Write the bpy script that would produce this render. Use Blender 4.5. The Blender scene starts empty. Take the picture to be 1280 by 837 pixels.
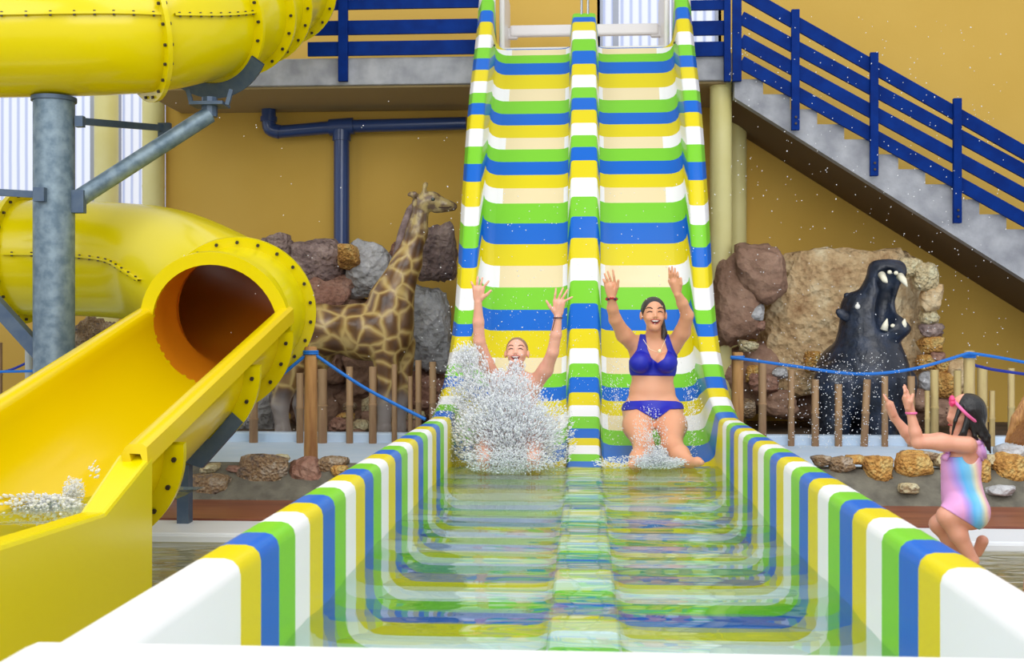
import bpy, bmesh, math, random
import numpy as np
from mathutils import Vector, Matrix, noise
random.seed(7); rng = np.random.default_rng(7)
C = bpy.context.scene.collection
F = 1460.0; CAM = .88; PSI = math.atan(90/F)
FW = Vector((-math.sin(PSI), math.cos(PSI), 0)); RT = Vector((math.cos(PSI), math.sin(PSI), 0))
def P(px, py, Y):
    """point of the place seen in direction (px, py) whose distance along the slide axis is Y"""
    a = (px-640)/F
    d = Y/(math.cos(PSI)+a*math.sin(PSI))
    v = FW*d + RT*(a*d); v.z = CAM+(408-py)/F*d
    return v
def K(Y): return F/Y
# ------------------------------------------------------------------ materials
def lin(c): return tuple(((x/255)/12.92 if x/255 <= .04045 else ((x/255+.055)/1.055)**2.4) for x in c)+(1,)
MC = {}
def mat(name, col, rough=.5, metal=0, spec=.5, coat=0, noise_amt=0, nscale=8, col2=None, bump=0, bscale=30, sub=0, trans=0, emit=None, es=0, detail=6, stretch=None, lo=.35, hi=.65):
    if name in MC: return MC[name]
    m = bpy.data.materials.new(name); m.use_nodes = True; MC[name] = m
    n = m.node_tree.nodes; l = m.node_tree.links; b = n['Principled BSDF']
    b.inputs['Base Color'].default_value = lin(col); b.inputs['Roughness'].default_value = rough
    b.inputs['Metallic'].default_value = metal; b.inputs['Specular IOR Level'].default_value = spec
    b.inputs['Coat Weight'].default_value = coat; b.inputs['Coat Roughness'].default_value = .05
    if sub:
        b.inputs['Subsurface Weight'].default_value = sub; b.inputs['Subsurface Radius'].default_value = (.02, .008, .004); b.inputs['Subsurface Scale'].default_value = .5
    if trans: b.inputs['Transmission Weight'].default_value = trans
    if emit: b.inputs['Emission Color'].default_value = lin(emit); b.inputs['Emission Strength'].default_value = es
    if col2 or bump:
        tc = n.new('ShaderNodeTexCoord'); src = tc.outputs['Object']
        if stretch:
            mp = n.new('ShaderNodeMapping'); mp.inputs['Scale'].default_value = stretch; l.new(src, mp.inputs[0]); src = mp.outputs[0]
    if col2:
        t = n.new('ShaderNodeTexNoise'); t.inputs['Scale'].default_value = nscale; t.inputs['Detail'].default_value = detail; l.new(src, t.inputs['Vector'])
        r = n.new('ShaderNodeValToRGB'); r.color_ramp.elements[0].position = lo; r.color_ramp.elements[1].position = hi
        r.color_ramp.elements[0].color = lin(col); r.color_ramp.elements[1].color = lin(col2)
        l.new(t.outputs[0], r.inputs[0]); l.new(r.outputs[0], b.inputs['Base Color'])
    if bump:
        t2 = n.new('ShaderNodeTexNoise'); t2.inputs['Scale'].default_value = bscale; t2.inputs['Detail'].default_value = 5; l.new(src, t2.inputs['Vector'])
        bp = n.new('ShaderNodeBump'); bp.inputs['Strength'].default_value = bump; bp.inputs['Distance'].default_value = .02
        l.new(t2.outputs[0], bp.inputs['Height']); l.new(bp.outputs[0], b.inputs['Normal'])
    return m
SY = mat('stripe_yellow', (220, 202, 0), .32, spec=.3, bump=.04, bscale=12)
SB = mat('stripe_blue', (0, 98, 198), .32, spec=.3, bump=.04, bscale=12)
SG = mat('stripe_green', (120, 200, 42), .32, spec=.3, bump=.04, bscale=12)
SW = mat('stripe_white', (238, 238, 240), .32, spec=.3, bump=.04, bscale=12)
SC = mat('stripe_cream', (230, 212, 166), .25, coat=.4)
TUBE = mat('tube_yellow', (222, 204, 0), .22, coat=.12, spec=.35, bump=.04, bscale=3)
TUBEIN = mat('tube_inside', (205, 128, 20), .3)  # orange puts light filtered and bounced by the yellow walls into the colour
FLUME = mat('flume_yellow', (226, 196, 0), .22, coat=.12, spec=.35)
BOLT = mat('bolt_steel', (70, 62, 58), .45, .6)
STEEL = mat('galvanised_steel', (92, 112, 128), .45, .35, col2=(128, 146, 158), nscale=14, bump=.1)
DSTEEL = mat('dark_steel', (70, 88, 112), .45, .3, col2=(84, 100, 118), nscale=12)
NAVY = mat('pipe_navy', (42, 68, 124), .3, coat=.3)
BRAIL = mat('rail_blue', (0, 38, 112), .6, col2=(0, 48, 130), nscale=6, spec=.1)
CONC = mat('concrete_grey', (150, 152, 160), .85, col2=(182, 184, 190), nscale=5, bump=.2)
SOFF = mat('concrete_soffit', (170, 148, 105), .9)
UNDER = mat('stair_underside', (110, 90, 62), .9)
WALLM = mat('wall_ochre', (212, 172, 76), .85, col2=(217, 178, 84), nscale=.8, bump=.05)
CREAM = mat('pillar_cream', (224, 214, 140), .5, col2=(232, 224, 160), nscale=2)
BAMB = mat('bamboo_tan', (172, 138, 100), .6, col2=(140, 105, 74), nscale=14, stretch=(1, 1, .15), bump=.15)
BAMB2 = mat('bamboo_pale', (205, 182, 122), .55, col2=(170, 140, 92), nscale=14, stretch=(1, 1, .15), bump=.15)
WOOD = mat('post_wood', (196, 148, 88), .7, col2=(140, 92, 50), nscale=16, stretch=(1, 1, .12), bump=.3)
ROPE = mat('rope_blue', (16, 112, 205), .6)
ROPED = mat('rope_dark_blue', (24, 44, 150), .6)
LEDGE = mat('ledge_pale_blue', (196, 218, 240), .5, col2=(210, 226, 244), nscale=3)
MORT = mat('mortar_grey', (122, 118, 104), .9, col2=(96, 92, 82), nscale=9, bump=.5)
BROWN = mat('step_brown', (146, 84, 58), .35, col2=(120, 64, 44), nscale=5, stretch=(.4, 3, 1))
COPE = mat('coping_white', (226, 230, 236), .4)
POOLF = mat('pool_floor', (214, 205, 176), .6, col2=(196, 190, 160), nscale=2)
STRUCT_GREY = mat('tub_white', (226, 222, 220), .35)
SKIN = mat('skin_tan', (222, 160, 124), .42, sub=.15, bump=.03, bscale=120)
SKIN2 = mat('skin_fair', (232, 172, 148), .42, sub=.15, bump=.03, bscale=120)
SKIN3 = mat('skin_child', (222, 160, 134), .42, sub=.15, bump=.03, bscale=120)
HAIR = mat('hair_dark', (34, 24, 22), .3, coat=.4, bump=.5, bscale=60, stretch=(3, 3, .4))
HAIRB = mat('hair_black', (8, 8, 12), .35, coat=.15, bump=.35, bscale=60, stretch=(3, 3, .4))
HAIRS = mat('hair_shaved', (150, 112, 92), .5)
BLOND = mat('hair_blond', (190, 138, 82), .5, col2=(150, 100, 55), nscale=30, stretch=(4, 4, .4), bump=.6, bscale=40)
BIK = mat('bikini_blue', (14, 28, 170), .5)
WHITE = mat('white_plain', (240, 238, 232), .4)
LIP = mat('lip_pink', (170, 70, 70), .4)
MOUTH = mat('mouth_dark', (90, 26, 28), .5)
LASH = mat('lash_dark', (60, 34, 28), .6)
PINK = mat('pink_band', (236, 110, 170), .4)
BEADR = mat('bracelet_red', (170, 30, 40), .5)
BEADD = mat('bracelet_dark', (50, 40, 60), .5)
GOLD = mat('pendant_gold', (245, 235, 190), .3, .3)
HIPPO = mat('hippo_black', (20, 28, 44), .38, col2=(44, 58, 84), nscale=7, coat=.2, bump=.6, bscale=22, lo=.45, hi=.75)
HMOUTH = mat('hippo_mouth', (14, 16, 24), .5)
IVORY = mat('ivory_tooth', (244, 238, 214), .35)
# leotard: pastel bands running down the cloth
def leotard():
    m = mat('leotard_rainbow', (200, 180, 230), .45); n = m.node_tree.nodes; l = m.node_tree.links; b = n['Principled BSDF']
    tc = n.new('ShaderNodeTexCoord'); sp = n.new('ShaderNodeSeparateXYZ'); l.new(tc.outputs['Object'], sp.inputs[0])
    nz = n.new('ShaderNodeTexNoise'); nz.inputs['Scale'].default_value = 5; l.new(tc.outputs['Object'], nz.inputs['Vector'])
    a = n.new('ShaderNodeMath'); a.operation = 'MULTIPLY_ADD'; a.inputs[1].default_value = .18; l.new(sp.outputs['Z'], a.inputs[0]); l.new(sp.outputs['X'], a.inputs[2])
    c = n.new('ShaderNodeMath'); c.operation = 'MULTIPLY_ADD'; c.inputs[1].default_value = .08; l.new(nz.outputs[0], c.inputs[0]); l.new(a.outputs[0], c.inputs[2])
    q = n.new('ShaderNodeMapRange'); q.inputs['From Min'].default_value = .02; q.inputs['From Max'].default_value = .2; l.new(c.outputs[0], q.inputs['Value'])
    r = n.new('ShaderNodeValToRGB'); e = r.color_ramp.elements
    e[0].color = lin((224, 160, 214)); e[1].color = lin((214, 160, 226))
    for p, cc in ((.16, (170, 150, 230)), (.32, (96, 184, 244)), (.5, (128, 206, 244)), (.66, (238, 234, 196)), (.82, (244, 182, 214))):
        x = e.new(p); x.color = lin(cc)
    l.new(q.outputs[0], r.inputs[0]); l.new(r.outputs[0], b.inputs['Base Color']); return m
LEO = leotard()
# giraffe hide: brown patches split by cream lines, grey unpainted lower legs
def giraffe_mat():
    m = mat('giraffe_hide', (130, 90, 50), .35, coat=.3); n = m.node_tree.nodes; l = m.node_tree.links; b = n['Principled BSDF']
    tc = n.new('ShaderNodeTexCoord')
    nz = n.new('ShaderNodeTexNoise'); nz.inputs['Scale'].default_value = 3; l.new(tc.outputs['Object'], nz.inputs['Vector'])
    mx = n.new('ShaderNodeMixRGB'); mx.inputs[0].default_value = .12; l.new(tc.outputs['Object'], mx.inputs[1]); l.new(nz.outputs['Color'], mx.inputs[2])
    v = n.new('ShaderNodeTexVoronoi'); v.feature = 'DISTANCE_TO_EDGE'; v.inputs['Scale'].default_value = 6.6; l.new(mx.outputs[0], v.inputs['Vector'])
    r = n.new('ShaderNodeValToRGB'); e = r.color_ramp.elements
    e[0].position = .02; e[0].color = lin((196, 168, 104)); e[1].position = .4; e[1].color = lin((78, 56, 44))
    x = e.new(.1); x.color = lin((150, 116, 66)); x = e.new(.17); x.color = lin((112, 78, 44))
    l.new(v.outputs['Distance'], r.inputs[0])
    sp = n.new('ShaderNodeSeparateXYZ'); l.new(tc.outputs['Object'], sp.inputs[0])
    def zr(a, b_):
        q = n.new('ShaderNodeMapRange'); q.inputs['From Min'].default_value = a; q.inputs['From Max'].default_value = b_; l.new(sp.outputs['Z'], q.inputs['Value']); return q
    q = zr(.28, .45); mix = n.new('ShaderNodeMixRGB'); mix.inputs[1].default_value = lin((160, 150, 146)); l.new(q.outputs[0], mix.inputs[0]); l.new(r.outputs[0], mix.inputs[2])
    q2 = zr(1.78, 1.95); mix2 = n.new('ShaderNodeMixRGB'); l.new(q2.outputs[0], mix2.inputs[0]); l.new(mix.outputs[0], mix2.inputs[1])
    nz2 = n.new('ShaderNodeTexNoise'); nz2.inputs['Scale'].default_value = 14; l.new(tc.outputs['Object'], nz2.inputs['Vector'])
    r2 = n.new('ShaderNodeValToRGB'); r2.color_ramp.elements[0].position = .4; r2.color_ramp.elements[1].position = .62
    r2.color_ramp.elements[0].color = lin((112, 88, 66)); r2.color_ramp.elements[1].color = lin((186, 164, 108))
    l.new(nz2.outputs[0], r2.inputs[0]); l.new(r2.outputs[0], mix2.inputs[2]); l.new(mix2.outputs[0], b.inputs['Base Color'])
    bp = n.new('ShaderNodeBump'); bp.inputs['Strength'].default_value = .5; bp.inputs['Distance'].default_value = .03; l.new(v.outputs['Distance'], bp.inputs['Height']); l.new(bp.outputs[0], b.inputs['Normal'])
    return m
GIR = giraffe_mat()
def rock_mat(name, c1, c2, c3, sc=4):
    if name in MC: return MC[name]
    m = mat(name, c1, .85); n = m.node_tree.nodes; l = m.node_tree.links; b = n['Principled BSDF']
    tc = n.new('ShaderNodeTexCoord'); t = n.new('ShaderNodeTexNoise'); t.inputs['Scale'].default_value = sc; t.inputs['Detail'].default_value = 9; t.inputs['Roughness'].default_value = .7
    l.new(tc.outputs['Object'], t.inputs['Vector'])
    r = n.new('ShaderNodeValToRGB'); e = r.color_ramp.elements; e[0].position = .32; e[1].position = .68; e[0].color = lin(c1); e[1].color = lin(c3); x = e.new(.5); x.color = lin(c2)
    l.new(t.outputs[0], r.inputs[0])
    v = n.new('ShaderNodeTexVoronoi'); v.inputs['Scale'].default_value = sc*5; l.new(tc.outputs['Object'], v.inputs['Vector'])
    t3 = n.new('ShaderNodeTexNoise'); t3.inputs['Scale'].default_value = sc*7; t3.inputs['Detail'].default_value = 6; l.new(tc.outputs['Object'], t3.inputs['Vector'])
    ad = n.new('ShaderNodeMath'); l.new(v.outputs['Distance'], ad.inputs[0]); l.new(t3.outputs[0], ad.inputs[1])
    bp = n.new('ShaderNodeBump'); bp.inputs['Strength'].default_value = .9; bp.inputs['Distance'].default_value = .04; l.new(ad.outputs[0], bp.inputs['Height']); l.new(bp.outputs[0], b.inputs['Normal'])
    l.new(r.outputs[0], b.inputs['Base Color']); return m
RK = {'purple': rock_mat('rock_purple', (107, 89, 89), (148, 126, 121), (193, 171, 162)),
      'red': rock_mat('rock_red', (114, 76, 60), (159, 116, 98), (184, 148, 130)),
      'tan': rock_mat('rock_tan', (155, 114, 74), (211, 180, 135), (235, 218, 180), 3.0),
      'brown': rock_mat('rock_brown', (121, 89, 71), (155, 121, 101), (182, 148, 126), 2),
      'grey': rock_mat('rock_grey', (148, 148, 148), (184, 184, 187), (218, 218, 220), 3),
      'gold': rock_mat('rock_gold', (153, 98, 44), (225, 168, 87), (235, 214, 141), 8),
      'mixed': rock_mat('rock_mixed', (96, 98, 107), (173, 141, 103), (214, 202, 184), 9),
      'cream': rock_mat('rock_cream', (173, 150, 112), (218, 198, 153), (235, 232, 196), 6)}
def window_mat():
    m = mat('window_panel', (120, 126, 140), .6, emit=(232, 238, 255), es=.92); n = m.node_tree.nodes; l = m.node_tree.links; b = n['Principled BSDF']
    tc = n.new('ShaderNodeTexCoord'); w = n.new('ShaderNodeTexWave'); w.inputs['Scale'].default_value = 3.2; w.bands_direction = 'X'; w.inputs['Distortion'].default_value = .2
    l.new(tc.outputs['Object'], w.inputs['Vector'])
    r = n.new('ShaderNodeValToRGB'); r.color_ramp.elements[0].color = lin((176, 188, 226)); r.color_ramp.elements[1].color = lin((240, 244, 255)); r.color_ramp.elements[1].position = .5
    l.new(w.outputs['Fac'], r.inputs[0]); l.new(r.outputs[0], b.inputs['Emission Color']); return m
WIN = window_mat()
def water_mat(name, tint, bump=.25, sx=1, sy=3, scale=3, rough=.0, clear=.5):
    m = bpy.data.materials.new(name); m.use_nodes = True; n = m.node_tree.nodes; l = m.node_tree.links
    n.clear(); out = n.new('ShaderNodeOutputMaterial')
    g = n.new('ShaderNodeBsdfGlossy'); g.inputs['Roughness'].default_value = rough
    t = n.new('ShaderNodeBsdfTransparent'); t.inputs['Color'].default_value = lin(tint)
    rf = n.new('ShaderNodeBsdfRefraction'); rf.inputs['IOR'].default_value = 1.33; rf.inputs['Color'].default_value = lin(tint); rf.inputs['Roughness'].default_value = 0
    mx0 = n.new('ShaderNodeMixShader'); mx0.inputs[0].default_value = clear; l.new(rf.outputs[0], mx0.inputs[1]); l.new(t.outputs[0], mx0.inputs[2])
    fr = n.new('ShaderNodeFresnel'); ge_ = n.new('ShaderNodeNewGeometry'); ma = n.new('ShaderNodeMath'); ma.operation = 'MULTIPLY_ADD'; ma.inputs[1].default_value = 1/1.75-1.75; ma.inputs[2].default_value = 1.75; l.new(ge_.outputs['Backfacing'], ma.inputs[0]); l.new(ma.outputs[0], fr.inputs['IOR'])
    mx = n.new('ShaderNodeMixShader'); l.new(fr.outputs[0], mx.inputs[0]); l.new(mx0.outputs[0], mx.inputs[1]); l.new(g.outputs[0], mx.inputs[2])
    tc = n.new('ShaderNodeTexCoord'); mp = n.new('ShaderNodeMapping'); mp.inputs['Scale'].default_value = (sx, sy, 1); l.new(tc.outputs['Object'], mp.inputs[0])
    nz = n.new('ShaderNodeTexNoise'); nz.inputs['Scale'].default_value = scale; nz.inputs['Detail'].default_value = 2; nz.inputs['Distortion'].default_value = .6; l.new(mp.outputs[0], nz.inputs['Vector'])
    bp = n.new('ShaderNodeBump'); bp.inputs['Strength'].default_value = bump; bp.inputs['Distance'].default_value = .1; l.new(nz.outputs[0], bp.inputs['Height'])
    for x in (g, rf, fr): l.new(bp.outputs[0], x.inputs['Normal'])
    l.new(mx.outputs[0], out.inputs[0]); return m
WATER = water_mat('water_clear', (234, 250, 248), .05, .5, 2.2, 2.2, clear=.7)
WPOOL = water_mat('water_pool', (222, 218, 190), .35, .6, 3.5, 2.4, clear=.6)
def foam_mat(name, alpha):
    m = bpy.data.materials.new(name); m.use_nodes = True; n = m.node_tree.nodes; l = m.node_tree.links; b = n['Principled BSDF']
    b.inputs['Base Color'].default_value = (.97, .98, 1, 1); b.inputs['Roughness'].default_value = .2; b.inputs['Coat Weight'].default_value = .5
    out = n['Material Output']; tl = n.new('ShaderNodeBsdfTranslucent'); tl.inputs[0].default_value = (.95, .97, 1, 1)
    m1 = n.new('ShaderNodeMixShader'); m1.inputs[0].default_value = .45; l.new(b.outputs[0], m1.inputs[1]); l.new(tl.outputs[0], m1.inputs[2])
    tr = n.new('ShaderNodeBsdfTransparent'); m2 = n.new('ShaderNodeMixShader'); m2.inputs[0].default_value = alpha
    l.new(tr.outputs[0], m2.inputs[1]); l.new(m1.outputs[0], m2.inputs[2]); l.new(m2.outputs[0], out.inputs[0]); return m
FOAM = foam_mat('foam_droplets', 1.0); MIST = foam_mat('foam_core', .5)
# ------------------------------------------------------------------ objects
def link(o, parent=None):
    C.objects.link(o)
    if parent is not None: o.parent = parent
    return o
def tag(o, label=None, cat=None, group=None, kind=None):
    if label: o['label'] = label
    if cat: o['category'] = cat
    if group: o['group'] = group
    if kind: o['kind'] = kind
    return o
def empty(name, loc=(0, 0, 0), label=None, cat=None, group=None):
    o = bpy.data.objects.new(name, None); o.location = loc; link(o); o.empty_display_size = .1
    return tag(o, label, cat, group)
class MB:
    def __init__(s): s.v = []; s.f = []; s.m = []
    def add(s, vs, fs, mi=0):
        b = len(s.v); s.v += [tuple(x) for x in vs]; s.f += [tuple(i+b for i in f) for f in fs]
        s.m += (mi if isinstance(mi, list) else [mi]*len(fs)); return s
    def box(s, c, d, rot=None, mi=0):
        c = Vector(c); vs = []
        for x in (-1, 1):
            for y in (-1, 1):
                for z in (-1, 1):
                    p = Vector((x*d[0]/2, y*d[1]/2, z*d[2]/2))
                    if rot: p = rot @ p
                    vs.append(c+p)
        return s.add(vs, [(0, 1, 3, 2), (4, 6, 7, 5), (0, 4, 5, 1), (2, 3, 7, 6), (0, 2, 6, 4), (1, 5, 7, 3)], mi)
    def bar(s, a, b, w, h, mi=0):   # box between two points; w sideways, h vertical-ish
        a = Vector(a); b = Vector(b); u = (b-a); L = u.length; u.normalize()
        up = Vector((0, 0, 1)) if abs(u.z) < .95 else Vector((0, 1, 0))
        sd = u.cross(up).normalized(); up = sd.cross(u)
        rot = Matrix((sd, u, up)).transposed()
        return s.box((a+b)/2, (w, L, h), rot, mi)
    def tube(s, pts, r, seg=12, cap=True, mi=0, closed=False):
        pts = [Vector(p) for p in pts]; n = len(pts); rs = r if isinstance(r, (list, tuple)) else [r]*n
        vs = []; prev = None
        for i, p in enumerate(pts):
            if closed: t = (pts[(i+1) % n]-pts[i-1])
            else: t = pts[min(i+1, n-1)]-pts[max(i-1, 0)]
            t.normalize()
            if prev is None:
                ref = Vector((0, 0, 1)) if abs(t.z) < .9 else Vector((1, 0, 0)); x = t.cross(ref).normalized()
            else: x = (prev - t*prev.dot(t)).normalized()
            prev = x; y = t.cross(x)
            for k in range(seg):
                a = 2*math.pi*k/seg; vs.append(p+(x*math.cos(a)+y*math.sin(a))*rs[i])
        fs = []
        for i in range(n if closed else n-1):
            j = (i+1) % n
            for k in range(seg):
                k2 = (k+1) % seg; fs.append((i*seg+k, i*seg+k2, j*seg+k2, j*seg+k))
        if cap and not closed: fs += [tuple(range(seg-1, -1, -1)), tuple((n-1)*seg+k for k in range(seg))]
        return s.add(vs, fs, mi)
    def prism(s, poly, off, mi=0):  # closed polygon extruded by a vector
        n = len(poly); off = Vector(off); a = [Vector(p) for p in poly]; b = [p+off for p in a]
        return s.add(a+b, [tuple(range(n)), tuple(range(2*n-1, n-1, -1))]+[(i, i+n, (i+1) % n+n, (i+1) % n) for i in range(n)], mi)
    def ball(s, c, r, seg=10, mi=0, rot=None):
        c = Vector(c); r = r if isinstance(r, (list, tuple)) else (r, r, r); vs = []; R = seg//2+1
        for i in range(1, R):
            t = math.pi*i/R
            for k in range(seg):
                a = 2*math.pi*k/seg; q = Vector((math.sin(t)*math.cos(a)*r[0], math.sin(t)*math.sin(a)*r[1], math.cos(t)*r[2]))
                vs.append(c+(rot @ q if rot else q))
        fs = [((i*seg+k), (i+1)*seg+k, (i+1)*seg+(k+1) % seg, i*seg+(k+1) % seg) for i in range(R-2) for k in range(seg)]
        q = Vector((0, 0, r[2])); q = rot @ q if rot else q
        vs += [c+q, c-q]; t_ = len(vs)-2
        fs += [(t_, k, (k+1) % seg) for k in range(seg)]+[(t_+1, (R-2)*seg+(k+1) % seg, (R-2)*seg+k) for k in range(seg)]
        return s.add(vs, fs, mi)
    def build(s, name, mats, parent=None, smooth=False, bevel=0, origin=None, fix=True):
        if not isinstance(mats, (list, tuple)): mats = [mats]
        o_ = Vector(origin) if origin is not None else None
        if parent is not None: base = Vector(parent_world(parent))
        else: base = o_ if o_ is not None else Vector((0, 0, 0))
        me = bpy.data.meshes.new(name); me.from_pydata([tuple(Vector(v)-base) for v in s.v], [], s.f)
        for m in mats: me.materials.append(m)
        me.polygons.foreach_set('material_index', s.m); me.update()
        if fix:
            bm = bmesh.new(); bm.from_mesh(me); bmesh.ops.recalc_face_normals(bm, faces=bm.faces); bm.to_mesh(me); bm.free()
        if smooth:
            me.polygons.foreach_set('use_smooth', [True]*len(me.polygons))
            if smooth != 'all':
                try: me.set_sharp_from_angle(angle=math.radians(smooth if smooth > 1 else 40))
                except Exception: pass
        ob = bpy.data.objects.new(name, me); ob.location = (0, 0, 0) if parent is not None else base
        link(ob, parent)
        if bevel:
            b = ob.modifiers.new('bevel', 'BEVEL'); b.width = bevel; b.segments = 2; b.limit_method = 'ANGLE'
        return ob
def parent_world(p):
    v = Vector(p.location)
    while p.parent is not None: p = p.parent; v += Vector(p.location)
    return v
def spline(pts, n):
    pts = [Vector(p) for p in pts]; out = []; m = len(pts)
    for i in range(m-1):
        p0 = pts[max(i-1, 0)]; p1 = pts[i]; p2 = pts[i+1]; p3 = pts[min(i+2, m-1)]
        for k in range(n):
            t = k/n; out.append(.5*((2*p1)+(p2-p0)*t+(2*p0-5*p1+4*p2-p3)*t*t+(3*p1-p0-3*p2+p3)*t**3))
    out.append(pts[-1]); return out
# ------------------------------------------------------------------ signed-distance bodies -> one continuous surface
class SDF:
    def __init__(s, lo, hi, h):
        s.h = h; s.lo = np.array(lo, float); s.n = np.maximum(2, np.ceil((np.array(hi)-s.lo)/h).astype(int)+1)
        s.g = np.full(s.n, .08, np.float32)
    def region(s, lo, hi, mg):
        a = np.clip(np.floor((np.array(lo)-mg-s.lo)/s.h).astype(int), 0, s.n-1); b = np.clip(np.ceil((np.array(hi)+mg-s.lo)/s.h).astype(int)+1, 1, s.n)
        ax = [s.lo[i]+s.h*np.arange(a[i], b[i], dtype=np.float32) for i in range(3)]
        X, Y, Z = np.meshgrid(*ax, indexing='ij'); return tuple(slice(a[i], b[i]) for i in range(3)), X, Y, Z
    def comb(s, sl, d, k):
        g = s.g[sl]; d = d.astype(np.float32)
        if k > 0:
            h = np.clip(k-np.abs(g-d), 0, None)/k; s.g[sl] = np.minimum(g, d)-h*h*k*.25
        else: s.g[sl] = np.minimum(g, d)
    def cone(s, a, b, ra, rb, k=.02, flat=None):
        a = np.array(a, float); b = np.array(b, float); R = max(ra, rb); lo = np.minimum(a, b)-R; hi = np.maximum(a, b)+R
        sl, X, Y, Z = s.region(lo, hi, k+.03); ba = b-a; L = max(1e-9, ba@ba)
        t = np.clip(((X-a[0])*ba[0]+(Y-a[1])*ba[1]+(Z-a[2])*ba[2])/L, 0, 1)
        d = np.sqrt((X-a[0]-t*ba[0])**2+(Y-a[1]-t*ba[1])**2+(Z-a[2]-t*ba[2])**2)-(ra+(rb-ra)*t)
        s.comb(sl, d, k)
    def chain(s, pts, rs, k=.02):
        for i in range(len(pts)-1): s.cone(pts[i], pts[i+1], rs[i], rs[i+1], k)
    def elld(s, c, r, rot, mg):
        c = np.array(c, float); R = max(r); sl, X, Y, Z = s.region(c-R, c+R, mg)
        x = X-c[0]; y = Y-c[1]; z = Z-c[2]
        if rot is not None:
            M = np.array(rot.to_3x3().transposed()); x, y, z = M[0, 0]*x+M[0, 1]*y+M[0, 2]*z, M[1, 0]*x+M[1, 1]*y+M[1, 2]*z, M[2, 0]*x+M[2, 1]*y+M[2, 2]*z
        k0 = np.sqrt((x/r[0])**2+(y/r[1])**2+(z/r[2])**2); k1 = np.sqrt((x/r[0]**2)**2+(y/r[1]**2)**2+(z/r[2]**2)**2)+1e-6
        return sl, k0*(k0-1)/k1
    def ell(s, c, r, k=.02, rot=None):
        sl, d = s.elld(c, r, rot, k+.03); s.comb(sl, d, k)
    def cut(s, c, r, k=.01, rot=None):
        sl, d = s.elld(c, r, rot, k+.02); g = s.g[sl]; d = (-d).astype(np.float32); h = np.clip(k-np.abs(g-d), 0, None)/k
        s.g[sl] = np.maximum(g, d)+h*h*k*.25
    def grid(s):
        ax = [s.lo[i]+s.h*np.arange(s.n[i], dtype=np.float32) for i in range(3)]; return np.meshgrid(*ax, indexing='ij')
    def mesh(s, name, mats, parent=None, origin=None, g=None, smooth=2):
        g = s.g if g is None else g; ins = g < 0; n = np.array(g.shape)
        c = sum(ins[i:n[0]-1+i, j:n[1]-1+j, k:n[2]-1+k].astype(np.int8) for i in (0, 1) for j in (0, 1) for k in (0, 1))
        act = (c > 0) & (c < 8); idx = np.argwhere(act); vid = np.full(act.shape, -1, np.int64); vid[act] = np.arange(len(idx))
        acc = np.zeros((len(idx), 3)); cnt = np.zeros(len(idx))
        cs = [(i, j, k) for i in (0, 1) for j in (0, 1) for k in (0, 1)]
        vals = {q: g[idx[:, 0]+q[0], idx[:, 1]+q[1], idx[:, 2]+q[2]] for q in cs}
        for q in cs:
            for ax in range(3):
                if q[ax] == 0:
                    r = list(q); r[ax] = 1; r = tuple(r); a = vals[q]; b = vals[r]; m = (a < 0) != (b < 0)
                    t = np.where(m, a/np.where(m, a-b, 1), 0); p = np.array(q, float)[None, :].repeat(len(idx), 0); p[:, ax] += t
                    acc[m] += p[m]; cnt[m] += 1
        V = s.lo+(idx+acc/cnt[:, None])*s.h
        faces = []
        for ax in range(3):
            o1, o2 = [(1, 2), (2, 0), (0, 1)][ax]
            sl0 = [slice(None)]*3; sl1 = [slice(None)]*3; sl0[ax] = slice(0, -1); sl1[ax] = slice(1, None)
            m = ins[tuple(sl0)] != ins[tuple(sl1)]; e = np.argwhere(m); e = e[(e[:, o1] > 0) & (e[:, o2] > 0) & (e[:, o1] < n[o1]-1) & (e[:, o2] < n[o2]-1)]
            if not len(e): continue
            def at(d1, d2):
                q = e.copy(); q[:, o1] -= d1; q[:, o2] -= d2; return vid[q[:, 0], q[:, 1], q[:, 2]]
            quad = np.stack([at(1, 1), at(0, 1), at(0, 0), at(1, 0)], 1)
            fl = ~ins[e[:, 0], e[:, 1], e[:, 2]]; quad[fl] = quad[fl][:, ::-1]; faces.append(quad)
        Q = np.concatenate(faces); Q = Q[(Q >= 0).all(1)]
        base = np.array(parent_world(parent)) if parent is not None else (np.array(origin, float) if origin is not None else np.zeros(3))
        for _ in range(smooth):
            acc = np.zeros_like(V); cn = np.zeros(len(V))
            for a, b in ((0, 1), (1, 2), (2, 3), (3, 0)):
                np.add.at(acc, Q[:, a], V[Q[:, b]]); np.add.at(acc, Q[:, b], V[Q[:, a]]); np.add.at(cn, Q[:, a], 1); np.add.at(cn, Q[:, b], 1)
            V = V*.5+.5*acc/np.maximum(cn, 1)[:, None]
        me = bpy.data.meshes.new(name); V2 = V-base
        me.vertices.add(len(V2)); me.vertices.foreach_set('co', V2.ravel()); me.loops.add(Q.size); me.loops.foreach_set('vertex_index', Q.ravel().astype(np.int32))
        me.polygons.add(len(Q)); me.polygons.foreach_set('loop_start', np.arange(0, Q.size, 4, dtype=np.int32)); me.polygons.foreach_set('loop_total', np.full(len(Q), 4, np.int32))
        me.polygons.foreach_set('use_smooth', np.ones(len(Q), bool)); me.update(calc_edges=True); me.validate()
        for m in (mats if isinstance(mats, (list, tuple)) else [mats]): me.materials.append(m)
        ob = bpy.data.objects.new(name, me); ob.location = (0, 0, 0) if parent is not None else tuple(base); link(ob, parent); return ob
# ================================================================== THE SETTING
def struct(o, label=None): return tag(o, label, None, None, 'structure')
YB = 12.6
xL = P(207, 300, YB).x
zt = P(750, 72, YB).z
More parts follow.
